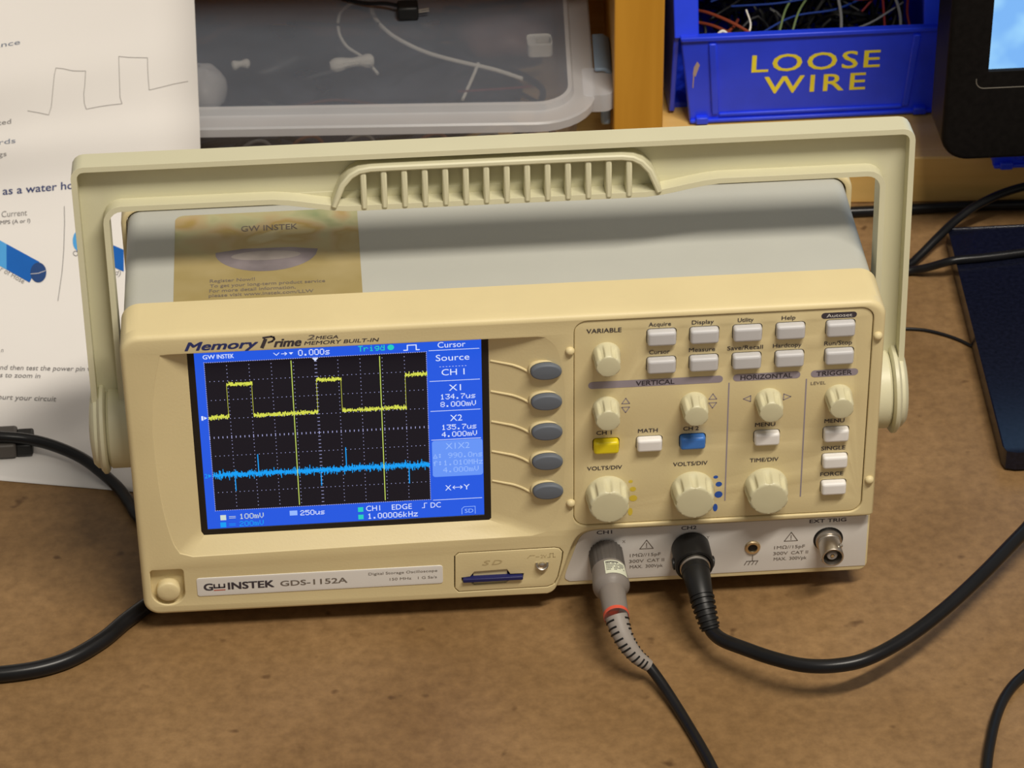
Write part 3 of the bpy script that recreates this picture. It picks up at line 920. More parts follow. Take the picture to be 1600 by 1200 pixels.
mb.build('face_lettering', 'ink_grey', scope, recalc=False)
mb = MB(); plate(mb, rrect(23.0, 127.0, 9.2, 18.9, 1.2, 4), [], -0.25, 0.2, fil=.15, mp=SXZ)
nameplate = mb.build('name_plate', 'plate_label', scope, label='silvery name plate strip')
PN = lambda u, v: S(u, -0.33, v)
mb = MB()
text(mb, 'G', 26.0, 29.6, 12.3, 3.5, PN, .06)
line(mb, [(30.3, 15.3), (30.3, 13.5), (34.6, 13.5), (34.6, 15.3)], .7, PN); line(mb, [(32.4, 13.5), (32.4, 15.3)], .7, PN)
text(mb, 'INSTEK', 36.2, 55.4, 12.3, 3.5, PN, .06)
mb.build('plate_lettering', 'ink', nameplate, recalc=False)
mb = MB(); quad(mb, 30.0, 34.9, 11.9, 12.4, PN); mb.build('logo_bar', 'ink_red', nameplate, recalc=False)
mb = MB(); text(mb, 'GDS-1152A', 58.2, 86.4, 12.5, 2.7, PN, .035)
text(mb, 'Digital Storage Oscilloscope', 95.5, 124.7, 15.7, 1.35, PN); text(mb, '150 MHz', 104.4, 113.6, 12.3, 1.35, PN); text(mb, '1 G Sa/s', 116.4, 124.4, 12.3, 1.35, PN)
mb.build('plate_lettering', 'ink_grey', nameplate, recalc=False)

# --- power button
quadmb = MB(); flat(quadmb, offs(power_hole[::-1], 0.0), lambda u, v: S(u, 3.4, v)); quadmb.build('power_well', 'cream', scope, recalc=False)
lathe(MB(), S(10.9, 3.4, 12.4), (0, -1, 0), [(5.0, 0), (5.0, 3.1), (4.7, 3.7), (4.2, 4.0), (2.0, 4.2), (.02, 4.25)], 40).build('power_button', 'cream', scope)

# --- card slot patch
slot = [(138.2, 9.3), (140.2, 7.0), (153.8, 7.4), (155.8, 9.7), (161.0, 9.8), (161.4, 11.9), (155.6, 12.0), (154.2, 14.6), (140.4, 14.2), (138.6, 11.7), (134.9, 11.4), (134.9, 9.2)]
mb = MB()
plate(mb, offs(sdp, 0.45), [dict(p=slot, f=.3)], 0, 4, fil=.3, mp=SXZ, back=False)
tp = mb.build('card_slot_panel', 'cream', scope)
mb = MB(); quad(mb, 131.2, 174, 3.6, 25.4, lambda u, v: S(u, 3.9, v)); mb.build('slot_backing', 'dark_well', scope, recalc=False)
mb = MB(); box(mb, 140, 154.4, 1.0, 3.9, 7.2, 14.3); mb.v = [Vector((v.x, v.y + FY, v.z + FZ)) for v in mb.v]; mb.build('finger_notch', 'cream', scope)
mb = MB(); plate(mb, rrect(135.4, 161.0, 9.7, 11.5, .5, 3), [], -1.6, 3.5, fil=.35, mp=SXZ)
mb.build('memory_card', 'sd', scope, label='dark blue memory card in its slot')
mb = MB()
text(mb, 'S', 143.8, 147.2, 17.6, 2.4, PF, .03, .3); text(mb, 'D', 147.8, 152.2, 17.6, 2.4, PF, .03, .3)
line(mb, [(163.0, 20.0), (164.2, 21.4), (166.2, 21.4)], .3, PF); line(mb, [(166.6, 20.6), (168, 20.6)], .3, PF)
text(mb, '2V', 168.6, 171.2, 19.8, 1.7, PF)
line(mb, [(171.6, 20), (172.6, 20), (172.6, 22), (174, 22), (174, 20), (175, 20)], .3, PF)
mb.build('embossed_marks', plain('emboss_shade_cream', (0.50, 0.40, 0.21), .6), scope, recalc=False)  # flat marks; the shade of the embossing is put into a darker cream
mb = MB()
lathe(mb, S(169.2, 0.4, 16.2), (0, -1, 0), [(1.6, 0), (1.6, 1.5), (1.0, 1.9), (.02, 2)], 20)
tube(mb, [S(166.9, -.3, 17.6), S(167.2, -1.2, 15.6), S(169.2, -1.6, 14.7), S(171.2, -1.2, 15.6), S(171.5, -.3, 17.6)], .45, 8)
mb.build('probe_test_terminal', 'chrome', scope, label='small metal test loop')

# --- input socket strip
strip = curve_pts([(180.4, 3.0), (179.4, 6.0), (182.6, 16.7), (185.4, 25.4), (188.6, 28.6), (193, 29.6)], 4)
strip = [(181.5, 2.6)] + strip[1:] + [(309.0, 29.6), (309.0, 2.6)]
mb = MB(); plate(mb, strip, [], 4.6, 5.2, fil=.15, mp=SXZ)
overlay = mb.build('socket_strip', 'white_label', scope, label='white overlay around the input sockets')
PB = lambda u, v: S(u, 4.52, v)
mb = MB()
for s, x0, x1, z, h in (('CH1', 192.9, 199.4, 27.3, 1.8), ('CH2', 229.0, 235.4, 27.3, 1.8), ('EXT TRIG', 283.9, 299.6, 27.2, 1.8)): caption('socket_caption', 'ink', overlay, s, x0, x1, z, h, PB, .03)
caption('socket_caption', 'ink_grey', overlay, 'X', 203.8, 205.2, 21.9, 1.5, PB); caption('socket_caption', 'ink_grey', overlay, 'Y', 239.8, 241.2, 21.7, 1.5, PB)
for x in (0.0, 62.0):
    mb = MB()
    line(mb, [(211.4 + x, 18.2), (217.1 + x, 18.2), (214.25 + x, 22.8), (211.4 + x, 18.2)], .4, PB)
    line(mb, [(214.25 + x, 21.2), (214.25 + x, 19.8)], .4, PB); line(mb, [(214.25 + x, 19.3), (214.25 + x, 18.9)], .4, PB)
    mb.build('warning_triangle', 'ink_grey', overlay, recalc=False)
    mb = MB()
    text(mb, '1M\u03a9//15pF', 207.2 + x, 220.4 + x, 14.2, 1.6, PB, .012); text(mb, '300V', 206.9 + x, 213.2 + x, 11.0, 1.6, PB, .012); text(mb, 'CAT II', 214.6 + x, 221.9 + x, 11.0, 1.6, PB, .012)
    text(mb, 'MAX.', 207.2 + x, 212.6 + x, 8.0, 1.6, PB, .012); text(mb, '300Vpk', 214.0 + x, 221.4 + x, 8.0, 1.6, PB, .012)
    mb.build('rating_text', 'ink_grey', overlay, recalc=False)
mb = MB()
line(mb, [(260.0, 11.4), (260.0, 8.4)], .4, PB); line(mb, [(257.6, 8.4), (262.4, 8.4)], .4, PB)
for k in range(4): line(mb, [(257.6 + k * 1.6, 8.4), (256.6 + k * 1.6, 6.4)], .4, PB)
mb.build('earth_symbol', 'ink_grey', overlay, recalc=False)
lathe(MB(), S(259.8, 4.6, 15.9), (0, -1, 0), [(3.4, 0), (3.4, .5), (3.0, .9), (2.1, 1.0), (2.0, .6), (2.0, -1), (.02, -1.1)], 28).build('ground_jack', 'brass', scope, label='small brass earth jack')
lathe(MB(), S(259.8, 4.45, 15.9), (0, -1, 0), [(1.9, 0), (1.9, .12), (.02, .12)], 20).build('jack_hole', 'black', scope)
def bnc(x, z, label):
    mb = MB(); o = S(x, 4.6, z)
    lathe(mb, o, (0, -1, 0), [(5.6, 0), (5.6, 2.0), (4.9, 2.3), (4.9, 3.6), (4.7, 3.8), (4.75, 12.6), (4.5, 13.0), (4.0, 13.0), (3.9, 12.4), (3.9, 3.0), (.02, 3.0)], 40)
    for s in (-1, 1): lathe(mb, Vector(o) + Vector((s * 3.2, -9.5, s * 3.2)), (s, 0, s), [(.95, 0), (.95, 1.1), (.7, 1.3), (.02, 1.3)], 14)
    b = mb.build('coaxial_socket', 'chrome', scope, label=label)
    lathe(MB(), o, (0, -1, 0), [(2.3, 3), (2.3, 11.2), (2.0, 11.6), (.9, 11.6), (.8, 10.5), (.02, 10.5)], 24).build('dielectric', 'grey_relief', b)
    lathe(MB(), o, (0, -1, 0), [(.7, 3), (.7, 11.9), (.02, 11.9)], 12).build('centre_contact', 'brass', b)
    lathe(MB(), Vector(o) + Vector((0, .05, 0)), (0, -1, 0), [(6.4, 0), (6.4, .2), (.02, .2)], 32).build('socket_ring', 'black', b)
bnc(292.3, 18.0, 'bare nickel socket')

# --- carrying handle
PIV = (40.0, 71.0)
hu = Vector((0, 10, 122)).normalized(); hn = Vector((0, -hu.z, hu.y))
def HP(x, s, w):       # handle plane: x across, s up from the pivot, w towards the front (negative = back)
    p = Vector((x, PIV[0], PIV[1])) + hu * s + hn * (-w)
    return S(p.x, p.y, p.z)
ST = 123.6
def bulge(x):
    t = min(1, max(0, (x - 62) / 34)) * min(1, max(0, (248 - x) / 34))
    return 4.6 * t * t * (3 - 2 * t)
outp = [(-15, 4), (-15, ST - 4)] + [(-15 + 4 - 4 * math.cos(math.radians(a)), ST - 4 + 4 * math.sin(math.radians(a))) for a in (22, 45, 67, 90)]
outp += [(325 - (p[0] + 15), p[1]) for p in outp[::-1]]
SB = 105.3; IX = -3.6; R = 6.5
inp = [(IX, 4), (IX, 40), (IX, SB - R)] + [(IX + R - R * math.cos(math.radians(a)), SB - R + R * math.sin(math.radians(a))) for a in (18, 36, 54, 72, 90)]
inp += [(x, SB - bulge(x)) for x in range(10, 154, 6)]
inp += [(155, SB - bulge(155))] + [(310 - p[0], p[1]) for p in inp[::-1]]
mb = MB()
poly = outp + inp[::-1]
plate(mb, poly, [], 1.0, 4.0, fil=.2, mp=HP)          # web
strip2d(mb, outp, 2.4, -6.3, 6.0, HP)
strip2d(mb, inp, 2.4, -6.3, 5.0, HP)
handle = bevel_mod(mb.build('handle', 'handle', scope, angle=40, label='olive-beige carrying handle, swung upright'), 0.7, 2, 50)
rail = [(88.5, SB - bulge(90) + 0.6), (92.5, 111.5), (96.0, 115.6), (99.5, 117.6), (104, 118.3)] + [(x, 118.4) for x in range(112, 205, 8)]
rail = [p for p in rail if p[0] < 156]
rail += [(155, 118.4)] + [(310 - p[0], p[1]) for p in rail[::-1]]
mb = MB(); strip2d(mb, rail, 2.5, -7.6, 1.4, HP)
bevel_mod(mb.build('grip_rail', 'handle', handle), 0.7, 2, 50)
mb = MB(); plate(mb, [(p[0], p[1]) for p in rail] + [(x, SB - bulge(x)) for x in range(220, 88, -6)], [], 2.0, 3.4, fil=.1, mp=HP)
for k in range(14):
    x = 101.0 + k * (209.0 - 101.0) / 13
    mb = MB(); zb = SB - bulge(x)
    m2 = box(MB(), x - 1.25, x + 1.25, zb - .6, 117.8, -7.0, 1.2)
    mb.add([HP(v.x, v.y, v.z) for v in m2.v], m2.f)
    bevel_mod(mb.build('grip_rib', 'handle', handle), .8, 2, 50)
for s, ox in ((-1, 0), (1, 310)):
    c = S(ox, PIV[0], PIV[1])
    lathe(MB(), c, (s, 0, 0), [(17.6, -1.5), (17.6, 9.5), (16.5, 10.6)], 48).build('pivot_hub', 'handle', scope)
    lathe(MB(), c, (s, 0, 0), [(18.6, 10.8), (19.8, 11.6), (19.8, 13.0), (18.4, 14.1), (17.4, 14.3), (17.2, 15.6), (15.5, 17.2), (9, 18.2), (.05, 18.5)], 48).build('pivot_cap', 'handle', handle)

# --- registration sticker on the case
ST_Z = 138.0
mb = MB(); plate(mb, rrect(21.4, 98.6, 27, 97.4, (0, 0, .6, 4), 5), [], 0, 0.1, fil=0.0, mp=lambda u, v, w: (u, v + FY, ST_Z + .14 - w + FZ))
stick = mb.build('registration_sticker', 'sticker', scope, label='worn ochre sticker with faint print')
KS = lambda d: (lambda u, v: (u, v + FY, ST_Z + .14 + d + FZ))
mb = MB()
arc = [(38.5, 66.5)] + [(59.7 + 21.5 * math.cos(math.radians(a)), 66.5 + 15.8 * math.sin(math.radians(a))) for a in range(190, 352, 9)] + [(81.2, 66.2), (70, 68.4), (50, 68.8)]
flat(mb, arc, KS(.04)); mb.build('sticker_picture', 'disc', stick, recalc=False)
mb = MB()
flat(mb, ellipse(59.5, 62.8, 14.5, 3.6, 28), KS(.07)); mb.build('sticker_picture', 'disc_lt', stick, recalc=False)
mb = MB()
text(mb, 'Register Now!!', 36.2, 54.7, 43.9, 2.3, KS(.08), .01); text(mb, 'To get your long-term product service', 36.2, 83.5, 40.1, 2.3, KS(.08), .01)
text(mb, 'For more detail information,', 36.0, 71.3, 36.4, 2.3, KS(.08), .01); text(mb, 'please visit www.instek.com/LLW', 35.8, 78.6, 32.9, 2.3, KS(.08), .01)
mb.build('sticker_lettering', 'ink_grey', stick, recalc=False)
caption('sticker_lettering', 'ink_grey', stick, 'GW INSTEK', 49.3, 73.0, 82.4, 4.2, KS(.08), .01)

# ================================================================ PROBE LEAD ON CHANNEL 1
probe = thing('probe_lead', 'grey oscilloscope probe lead with a red band, plugged into the left input socket', 'cable', (197, -30, 0))
o = (196.7, -1.5, 28.6)
ax = Vector((0.015, -1, -0.075))
mb = MB(); lathe(mb, o, ax, [(6.6, 0), (7.1, .4), (7.1, 11.5), (6.6, 12.2)], 64, lambda a, j: 1 + (0.03 * (1 if math.sin(24 * a) > 0 else -1) if j in (1, 2) else 0))
mb.build('locking_collar', 'grey_dark', probe, angle=60, label='dark knurled collar')
mb = MB(); lathe(mb, o, ax, [(7.2, 11.8), (7.3, 14), (7.9, 21.0), (7.7, 22.6), (6.5, 24.2), (5.6, 25.2), (5.2, 40.5)], 40)
body = mb.build('plug_body', 'grey_body', probe, label='warm grey moulded plug')
x_, y_, d_ = frame_from(ax)
def around(a, h, r): return Vector(o) + d_ * h + x_ * (r * math.cos(a)) + y_ * (r * math.sin(a))
# paper label wrapped on the body, upper right side
def lab_at(u, v):      # u around 0..1, v along 0..1
    a = LA0 + (LA1 - LA0) * u
    return around(a, 13.2 + 8.6 * v, 7.36 + 0.6 * v * 0.9 + 0.12)
best = max(range(360), key=lambda k: (around(math.radians(k), 15, 7) - Vector(o)).dot(Vector((0.45, -0.1, 1))))
sgn = 1 if (around(math.radians(best + 20), 15, 7) - around(math.radians(best), 15, 7)).x > 0 else -1
LA0, LA1 = math.radians(best - 42 * sgn), math.radians(best + 34 * sgn)
mb = MB(); N = 10
mb.add([lab_at(i / N, j / 3) for j in range(4) for i in range(N + 1)], [(j * (N + 1) + i, j * (N + 1) + i + 1, (j + 1) * (N + 1) + i + 1, (j + 1) * (N + 1) + i) for j in range(3) for i in range(N)])
mb.build('wrapped_label', 'pale_sticker', body, label='pale printed label')
def lab_pt(u, v):
    a = LA0 + (LA1 - LA0) * u
    return around(a, 13.2 + 8.6 * v, 7.36 + 0.6 * v * 0.9 + 0.2)
mb = MB()
for j in range(6):
    v0 = .1 + j * .12; e = (.62, .9, .9, .82, .9, .5)[j]
    for i in range(14):
        if random.random() < .8 and i / 14 < e:
            u0 = .06 + i * .062
            mb.add([lab_pt(u0, v0), lab_pt(u0 + .05, v0), lab_pt(u0 + .05, v0 + (.09 if j == 0 else .05)), lab_pt(u0, v0 + (.09 if j == 0 else .05))], [(0, 1, 2, 3)])
mb.build('label_print', 'ink', body, recalc=False)
mb = MB(); lathe(mb, o, ax, [(5.15, 38.6), (5.4, 38.8), (5.4, 40.3), (5.15, 40.5)], 36); mb.build('marker_band', 'red_band', probe, label='red marker band')
e = Vector(o) + ax.normalized() * 40.3
rel = [tuple(e), (198.8, -47.2, 21.6), (201.4, -51.2, 17.3), (205.0, -53.6, 13.0), (209.6, -54.6, 9.0)]
path = smooth_path(rel, 10); m_ = len(path)
mb = MB(); tube(mb, path, 1, 20, smooth=False, radf=lambda t: 4.8 - 2.2 * t)
sr = mb.build('strain_relief', 'grey_relief', probe, label='slotted grey strain relief')
for k in range(10):        # slots of the relief, dark gaps on both flanks
    i = int((k + .7) / 10.6 * (m_ - 2)) + 1
    t = (path[min(i + 1, m_ - 1)] - path[i - 1]).normalized()
    side = t.cross(Vector((0, 0, 1))).normalized(); upv = side.cross(t).normalized()
    r = 4.8 - 2.2 * i / (m_ - 1)
    for sd in ((-1, 1) if k % 1 == 0 else (1,)):
        mb = MB()
        c = path[i]
        arcp = [c + side * sd * (r + .06) * math.cos(math.radians(a)) + upv * (r + .06) * math.sin(math.radians(a)) for a in range(-25, 62, 12)]
        tube(mb, arcp, .42, 6, smooth=False)
        mb.build('relief_slot', 'black', sr)
mb = MB(); tube(mb, [(208.6, -54.4, 9.8), (210.6, -55.4, 8.0), (215.4, -64.2, 4.6), (221.9, -83.2, 2.4), (228.9, -110.8, 2.2), (233.9, -141.4, 2.2), (238, -180, 2.2), (240, -230, 2.2), (236, -320, 2.2), (230, -412, 2.2)], 2.2, 14)
mb.build('cable', 'rubber', probe, label='thin black cable')

# ================================================================ BLACK ADAPTER LEAD ON CHANNEL 2
lead = thing('adapter_lead', 'thick black cable lead plugged into the middle input socket', 'cable', (236, -20, 0))
o2 = Vector((233.0, -1.5, 29.0))
ax2 = Vector((0.02, -1, -0.02))
mb = MB(); lathe(mb, o2, ax2, [(7.6, 0), (8.2, .5), (8.3, 12.6), (8.0, 13.4), (7.0, 13.4), (6.8, 12.8), (6.8, 6), (.05, 6)], 48)
b_ = mb.build('connector_shell', 'black', lead, label='black cup-shaped connector shell')
mb = MB(); x2, y2, d2 = frame_from(ax2)
for s in (-1, 1):
    pa = o2 + d2 * 9 + Vector((s * 8.1, 0, -1.5))
    lathe(mb, pa, (s, 0, -.1), [(2.6, -1), (2.6, .5), (1.8, .9), (.02, .9)], 16)
mb.build('shell_lug', 'black', b_)
mb = MB(); lathe(mb, o2, ax2, [(5.6, 8), (6.4, 8.2), (6.4, 11.8), (6.0, 12.4), (6.1, 12.9), (6.5, 13.3), (6.5, 14.6), (6.0, 15.0), (5.4, 15.2)], 40)
mb.build('metal_ring', 'chrome', lead, label='nickel ring')
cone = [(233.3, -15.8, 28.6), (233.7, -21.8, 27.4), (234.2, -27.4, 25.2), (235.0, -32.2, 22.2), (236.0, -36.6, 18.7), (237.2, -40.4, 15.0)]
cp = smooth_path(cone, 10)
def cone_r(t):
    base = 6.1 - 2.2 * t if t > .1 else 6.1
    if .48 < t < .97:
        base += .38 * (1 if math.sin(t * 2 * math.pi * 12) > 0 else -1)
    return base
cp = smooth_path(cone, 30)
mb = MB(); tube(mb, cp, 1, 28, smooth=False, radf=cone_r)
mb.build('strain_relief', 'black', lead, angle=25, label='ribbed black strain relief')
mb = MB(); tube(mb, [(236.9, -39.4, 15.8), (238.2, -42.4, 14.6), (241.6, -47.8, 14.8), (248.9, -55.2, 16.2), (259.6, -64.3, 17.6), (271.7, -71.5, 18.8), (284.4, -74.2, 20), (297.9, -72.1, 21), (315.5, -61.7, 22), (334.1, -46.9, 24), (353.9, -27.5, 26), (374.9, -4.6, 28), (396, 18, 29), (430, 38, 24), (480, 50, 10), (540, 52, 3.2), (640, 40, 3.2), (820, 30, 3.2)], 3.0, 18)
mb.build('cable', 'rubber', lead)

# ================================================================ OTHER CABLES ON THE BENCH
def cable(name, label, pts, r, group=None, n=16):
    mb = MB(); tube(mb, pts, r, n)
    o = mb.build(name, 'rubber', None, loc=pts[len(pts) // 2])
    return tag(o, label, 'cable', group)
cable('mains_cord', 'thick black cord curving over the bench below the left end of the oscilloscope', [(-160, -24, 3.6), (-110, -28.5, 3.6), (-75.6, -30, 3.6), (-59.7, -30.1, 3.6), (-43.9, -27.8, 3.6), (-30.9, -22.2, 3.6), (-18.2, -11.2, 3.6), (-8.8, 0.8, 3.6), (1.5, 12, 3.6), (15, 24, 3.6), (32, 36, 3.6), (54, 46, 3.6)], 3.5)
usb = thing('device_cord', 'black cord with a moulded plug lying across the bottom of the paper sheet', 'cable', (-40, 120, 0))
mb = MB(); tube(mb, [(-150, 131, 12.5), (-110, 131.5, 12.5), (-85, 131.5, 12), (-67.7, 130.5, 11), (-55.1, 129.8, 9.2), (-43.3, 125.6, 7.6), (-31.7, 118.1, 6), (-22.7, 108.4, 4.6), (-13.9, 96.0, 3.4), (-8.8, 84.3, 3.0), (-4.5, 74, 3.0), (8, 60, 3.0), (30, 52, 3.0), (60, 56, 3.0)], 2.7, 16)
mb.build('cord', 'rubber', usb)
mb = MB(); box(mb, -110, -61.6, 126.5, 143.5, 1.2, 8.6)
bevel_mod(mb.build('plug_housing', 'grey_dark', usb, label='dark grey moulded plug'), 1.6, 3)
mb = MB(); box(mb, -62, -54.2, 127.5, 141.8, 1.6, 7.6)
bevel_mod(mb.build('plug_neck', 'black', usb), 1.0, 2)
cable('monitor_power_cord', 'thick black cable running along the foot of the wooden shelf', [(250, 306, 2.9), (300, 303.0, 2.9), (330, 302.2, 2.9), (355.3, 301.8, 2.9), (381.7, 301.6, 3), (408.2, 301.8, 3.2), (441.7, 300.5, 3.2), (500, 296, 3.2)], 2.8)
cable('monitor_signal_cable', 'black cable rising to the right behind the monitor base', [(190, 142, 2.3), (240, 170, 2.3), (300, 214, 2.3), (345, 236, 2.3), (371.2, 248.2, 3), (379.2, 253.8, 5), (390.1, 262.8, 10), (401.3, 272.2, 14), (415.7, 280.9, 18), (436.1, 286.7, 22), (470, 287, 27), (520, 282, 30), (560, 276, 30)], 2.2)
cable('monitor_cable_over_base', 'black cable laid across the top of the monitor base', [(180, 158, 2.3), (240, 190, 2.3), (300, 225, 2.3), (345, 241, 2.3), (370.8, 244.5, 2.6), (380.5, 241.5, 6), (389.6, 238.0, 11.0), (396, 237.6, 12.4), (407.6, 238.4, 12.4), (427.3, 241, 12.4), (460, 246, 12.4), (520, 250, 12.4)], 2.1)
cable('thin_cable', 'thin dark cable disappearing under the monitor base', [(220, 140, 1.0), (270, 162, 1.0), (322, 186, 1.0), (340, 193, 1.0), (356.4, 196, 1), (362.6, 196.2, 1), (371.6, 194.2, 1), (380, 189.6, 1), (386.7, 184.1, 1), (391.5, 178.5, 1), (398, 171, 1)], 0.8, n=10)
cable('corner_cable', 'black cable bending down at the bottom right corner of the bench', [(860, 0, 2.3), (640, -6, 2.3), (520, -14, 2.3), (430, -34, 2.3), (400, -46, 2.3), (376.7, -57.9, 2.3), (363.8, -68, 2.3), (355.4, -78.7, 2.3), (348.7, -92.1, 2.3), (343.2, -107.4, 2.3), (339.3, -120.7, 2.3), (334.1, -142.9, 2.3), (325, -200, 2.3), (310, -300, 2.3), (300, -412, 2.3)], 2.2)

# ================================================================ PAPER SHEET
# rows of the sheet: (row mark, slope of the row, seven points from its left to its right edge)
PR = [
 (752, .090, [(-165.1,133.7,0.4),(-114.8,122.1,0.4),(-68.0,111.3,0.4),(-46.1,106.2,0.4),(-24.4,101.2,0.4),(-2.7,96.2,0.4),(13.1,92.5,0.4)]),
 (701, .067, [(-167.6,156.2,0.5),(-116.8,146.0,0.5),(-69.4,136.5,0.5),(-47.2,132.0,0.5),(-25.2,127.6,0.5),(-3.2,123.2,0.5),(14.4,119.6,0.5)]),
 (626, .0375, [(-171.0,189.1,1.5),(-119.5,181.1,1.5),(-71.3,173.7,1.5),(-48.8,170.2,1.5),(-26.3,166.8,1.5),(-3.9,163.3,1.5),(16.5,160.2,1.5)]),
 (570, .016, [(-172.8,210.2,5.0),(-121.0,204.1,5.0),(-72.3,198.3,5.0),(-49.6,195.6,5.0),(-26.9,193.0,5.0),(-4.2,190.3,5.0),(17.9,187.7,5.0)]),
 (503, -.010, [(-174.2,232.0,12.0),(-122.1,228.3,12.0),(-73.1,224.7,12.0),(-50.1,223.1,12.0),(-27.2,221.4,12.0),(-4.2,219.8,12.0),(19.7,218.1,12.0)]),
 (440, -.034, [(-174.5,247.4,22.0),(-122.4,246.0,22.0),(-73.2,244.7,22.0),(-50.1,244.0,22.0),(-27.0,243.4,22.0),(-3.9,242.8,22.0),(21.4,242.1,22.0)]),
 (387, -.055, [(-174.7,260.1,31.0),(-122.5,260.7,31.0),(-73.3,261.4,31.0),(-50.1,261.7,31.0),(-26.9,262.0,31.0),(-3.6,262.3,31.0),(22.8,262.6,31.0)]),
 (347, -.070, [(-174.6,268.4,38.5),(-122.5,270.7,38.5),(-73.1,272.9,38.5),(-49.9,273.9,38.5),(-26.6,274.9,38.5),(-3.3,275.9,38.5),(23.9,277.1,38.5)]),
 (291, -.092, [(-173.5,275.3,52.0),(-121.6,279.9,52.0),(-72.4,284.3,52.0),(-49.2,286.3,52.0),(-25.9,288.4,52.0),(-2.5,290.5,52.0),(24.9,292.9,52.0)]),
 (235, -.1135, [(-171.4,276.7,68.5),(-120.0,283.6,68.5),(-71.1,290.2,68.5),(-48.0,293.3,68.5),(-24.8,296.4,68.5),(-1.5,299.6,68.5),(25.5,303.2,68.5)]),
 (190, -.131, [(-170.2,280.9,80.0),(-119.1,289.7,80.0),(-70.4,298.1,80.0),(-47.3,302.1,80.0),(-24.1,306.1,80.0),(-0.8,310.1,80.0),(25.5,314.7,80.0)]),
 (127, -.155, [(-168.0,283.2,98.0),(-117.4,294.8,98.0),(-69.0,305.8,98.0),(-46.1,311.1,98.0),(-23.0,316.4,98.0),(0.3,321.7,98.0),(25.7,327.5,98.0)]),
 (72, -.16, [(-167.0,291.9,112.0),(-116.5,304.3,112.0),(-68.2,316.1,112.0),(-45.2,321.7,112.0),(-22.1,327.4,112.0),(1.1,333.1,112.0),(25.8,339.2,112.0)]),
 (8, -.16, [(-166.0,302.8,128.0),(-115.5,315.5,128.0),(-67.2,327.7,128.0),(-44.3,333.5,128.0),(-21.2,339.3,128.0),(2.1,345.2,128.0),(25.9,351.2,128.0)]),
 (-68, -.16, [(-164.8,315.9,147.0),(-114.3,328.9,147.0),(-66.0,341.5,147.0),(-43.2,347.5,147.0),(-20.1,353.4,147.0),(3.3,359.6,147.0),(26.0,365.5,147.0)]),
]
XC = [-330, -160, 0, 75, 150, 225]
XRV = [280, 288, 294, 298, 302, 306.7, 309.8, 312, 312.6, 310, 307, 304.5, 303, 302, 301]
NR = len(PR)
# smooth columns through the rows
COLS = [smooth_path([PR[r][2][c] for r in range(NR)], 6) for c in range(7)]
XRS = [v.x for v in smooth_path([(x, 0, 0) for x in XRV], 6)]
YMS = [v.x for v in smooth_path([(r[0], 0, 0) for r in PR], 6)]
SLS = [v.x for v in smooth_path([(r[1], 0, 0) for r in PR], 6)]
NS = len(COLS[0])
def sheet(x, y, lift=0.25):
    """point on the sheet; x across, y down its left edge marks, following the sheet's bend"""
    t = None
    for i in range(NS - 1):
        a, b = YMS[i] + SLS[i] * x, YMS[i + 1] + SLS[i + 1] * x
        if b <= y <= a: t = i + (a - y) / (a - b); break
    if t is None: t = 0 if y > YMS[0] + SLS[0] * x else NS - 1.0001
    i = int(t); f = t - i
    xr = XRS[i] * (1 - f) + XRS[min(i + 1, NS - 1)] * f
    xs = XC + [xr]
    c = 0
    while c < 5 and x > xs[c + 1]: c += 1
    g = (x - xs[c]) / (xs[c + 1] - xs[c])
    j = min(i + 1, NS - 1)
    p = (COLS[c][i] * (1 - f) + COLS[c][j] * f) * (1 - g) + (COLS[c + 1][i] * (1 - f) + COLS[c + 1][j] * f) * g
    du = COLS[c + 1][i] - COLS[c][i]; dv = COLS[c][j] - COLS[c][i] if j > i else Vector((0, 1, 0))
    nrm = du.cross(dv).normalized()
    return p + nrm * lift
mb = MB()
vs_ = []; fs_ = []
for i in range(NS):
    for c in range(7): vs_.append(COLS[c][i])
for i in range(NS - 1):
    for c in range(6): fs_.append((i * 7 + c, i * 7 + c + 1, (i + 1) * 7 + c + 1, (i + 1) * 7 + c))
mb.add(vs_, fs_)
paper = thing('paper_sheet', 'white printed worksheet curling up behind the left end of the oscilloscope', 'paper', (-70, 115, 0))
ps = mb.build('sheet', 'paper', paper, angle=80, recalc=False)
sm = ps.modifiers.new('thickness', 'SOLIDIFY'); sm.thickness = 0.00015; sm.offset = -1
def slope_at(y):
    for i in range(NR - 1):
        if PR[i + 1][0] <= y <= PR[i][0]:
            f = (PR[i][0] - y) / (PR[i][0] - PR[i + 1][0]); return PR[i][1] * (1 - f) + PR[i + 1][1] * f
    return PR[0][1] if y > PR[0][0] else PR[-1][1]
def row_map(y0):       # text rows follow the printed line through (0, y0)
    return lambda u, v: sheet(u, y0 + slope_at(y0) * u - v)
def prow(mb, s, x0, x1, y0, h, bold=0.0, shear=0.0): return text(mb, s, x0, x1, 0, h, row_map(y0), bold, shear)
SHM = lambda x, y: sheet(x, y)
mb = MB()
prow(mb, 'resistance', -58, 29, 72, 7.5)
mb.build('printed_text', 'text_blue', paper, recalc=False); mb = MB()
prow(mb, 'cords', -26, 22, 224, 7.5)
mb.build('printed_text', 'text_blue', paper, recalc=False)
mb = MB(); prow(mb, 'connected', -52, 15, 193, 7.5)
mb.build('printed_text', 'text_grey', paper, recalc=False); mb = MB()
prow(mb, 'readings', -48, 8, 243, 7.5)
mb.build('printed_text', 'text_grey', paper, recalc=False)
mb = MB(); prow(mb, 'as a water hose', 2, 131, 304, 12, .02)
mb.build('printed_text', 'text_navy', paper, recalc=False, label='bold navy heading')
mb = MB(); prow(mb, 'Current', 0, 40, 339, 9.2); prow(mb, 'AMPS (A or I)', -9, 45, 350, 5.8, .03)
mb.build('printed_text', 'text_grey', paper, recalc=False); mb = MB()
prow(mb, 'n', -1, 3, 551, 7, 0, .2)
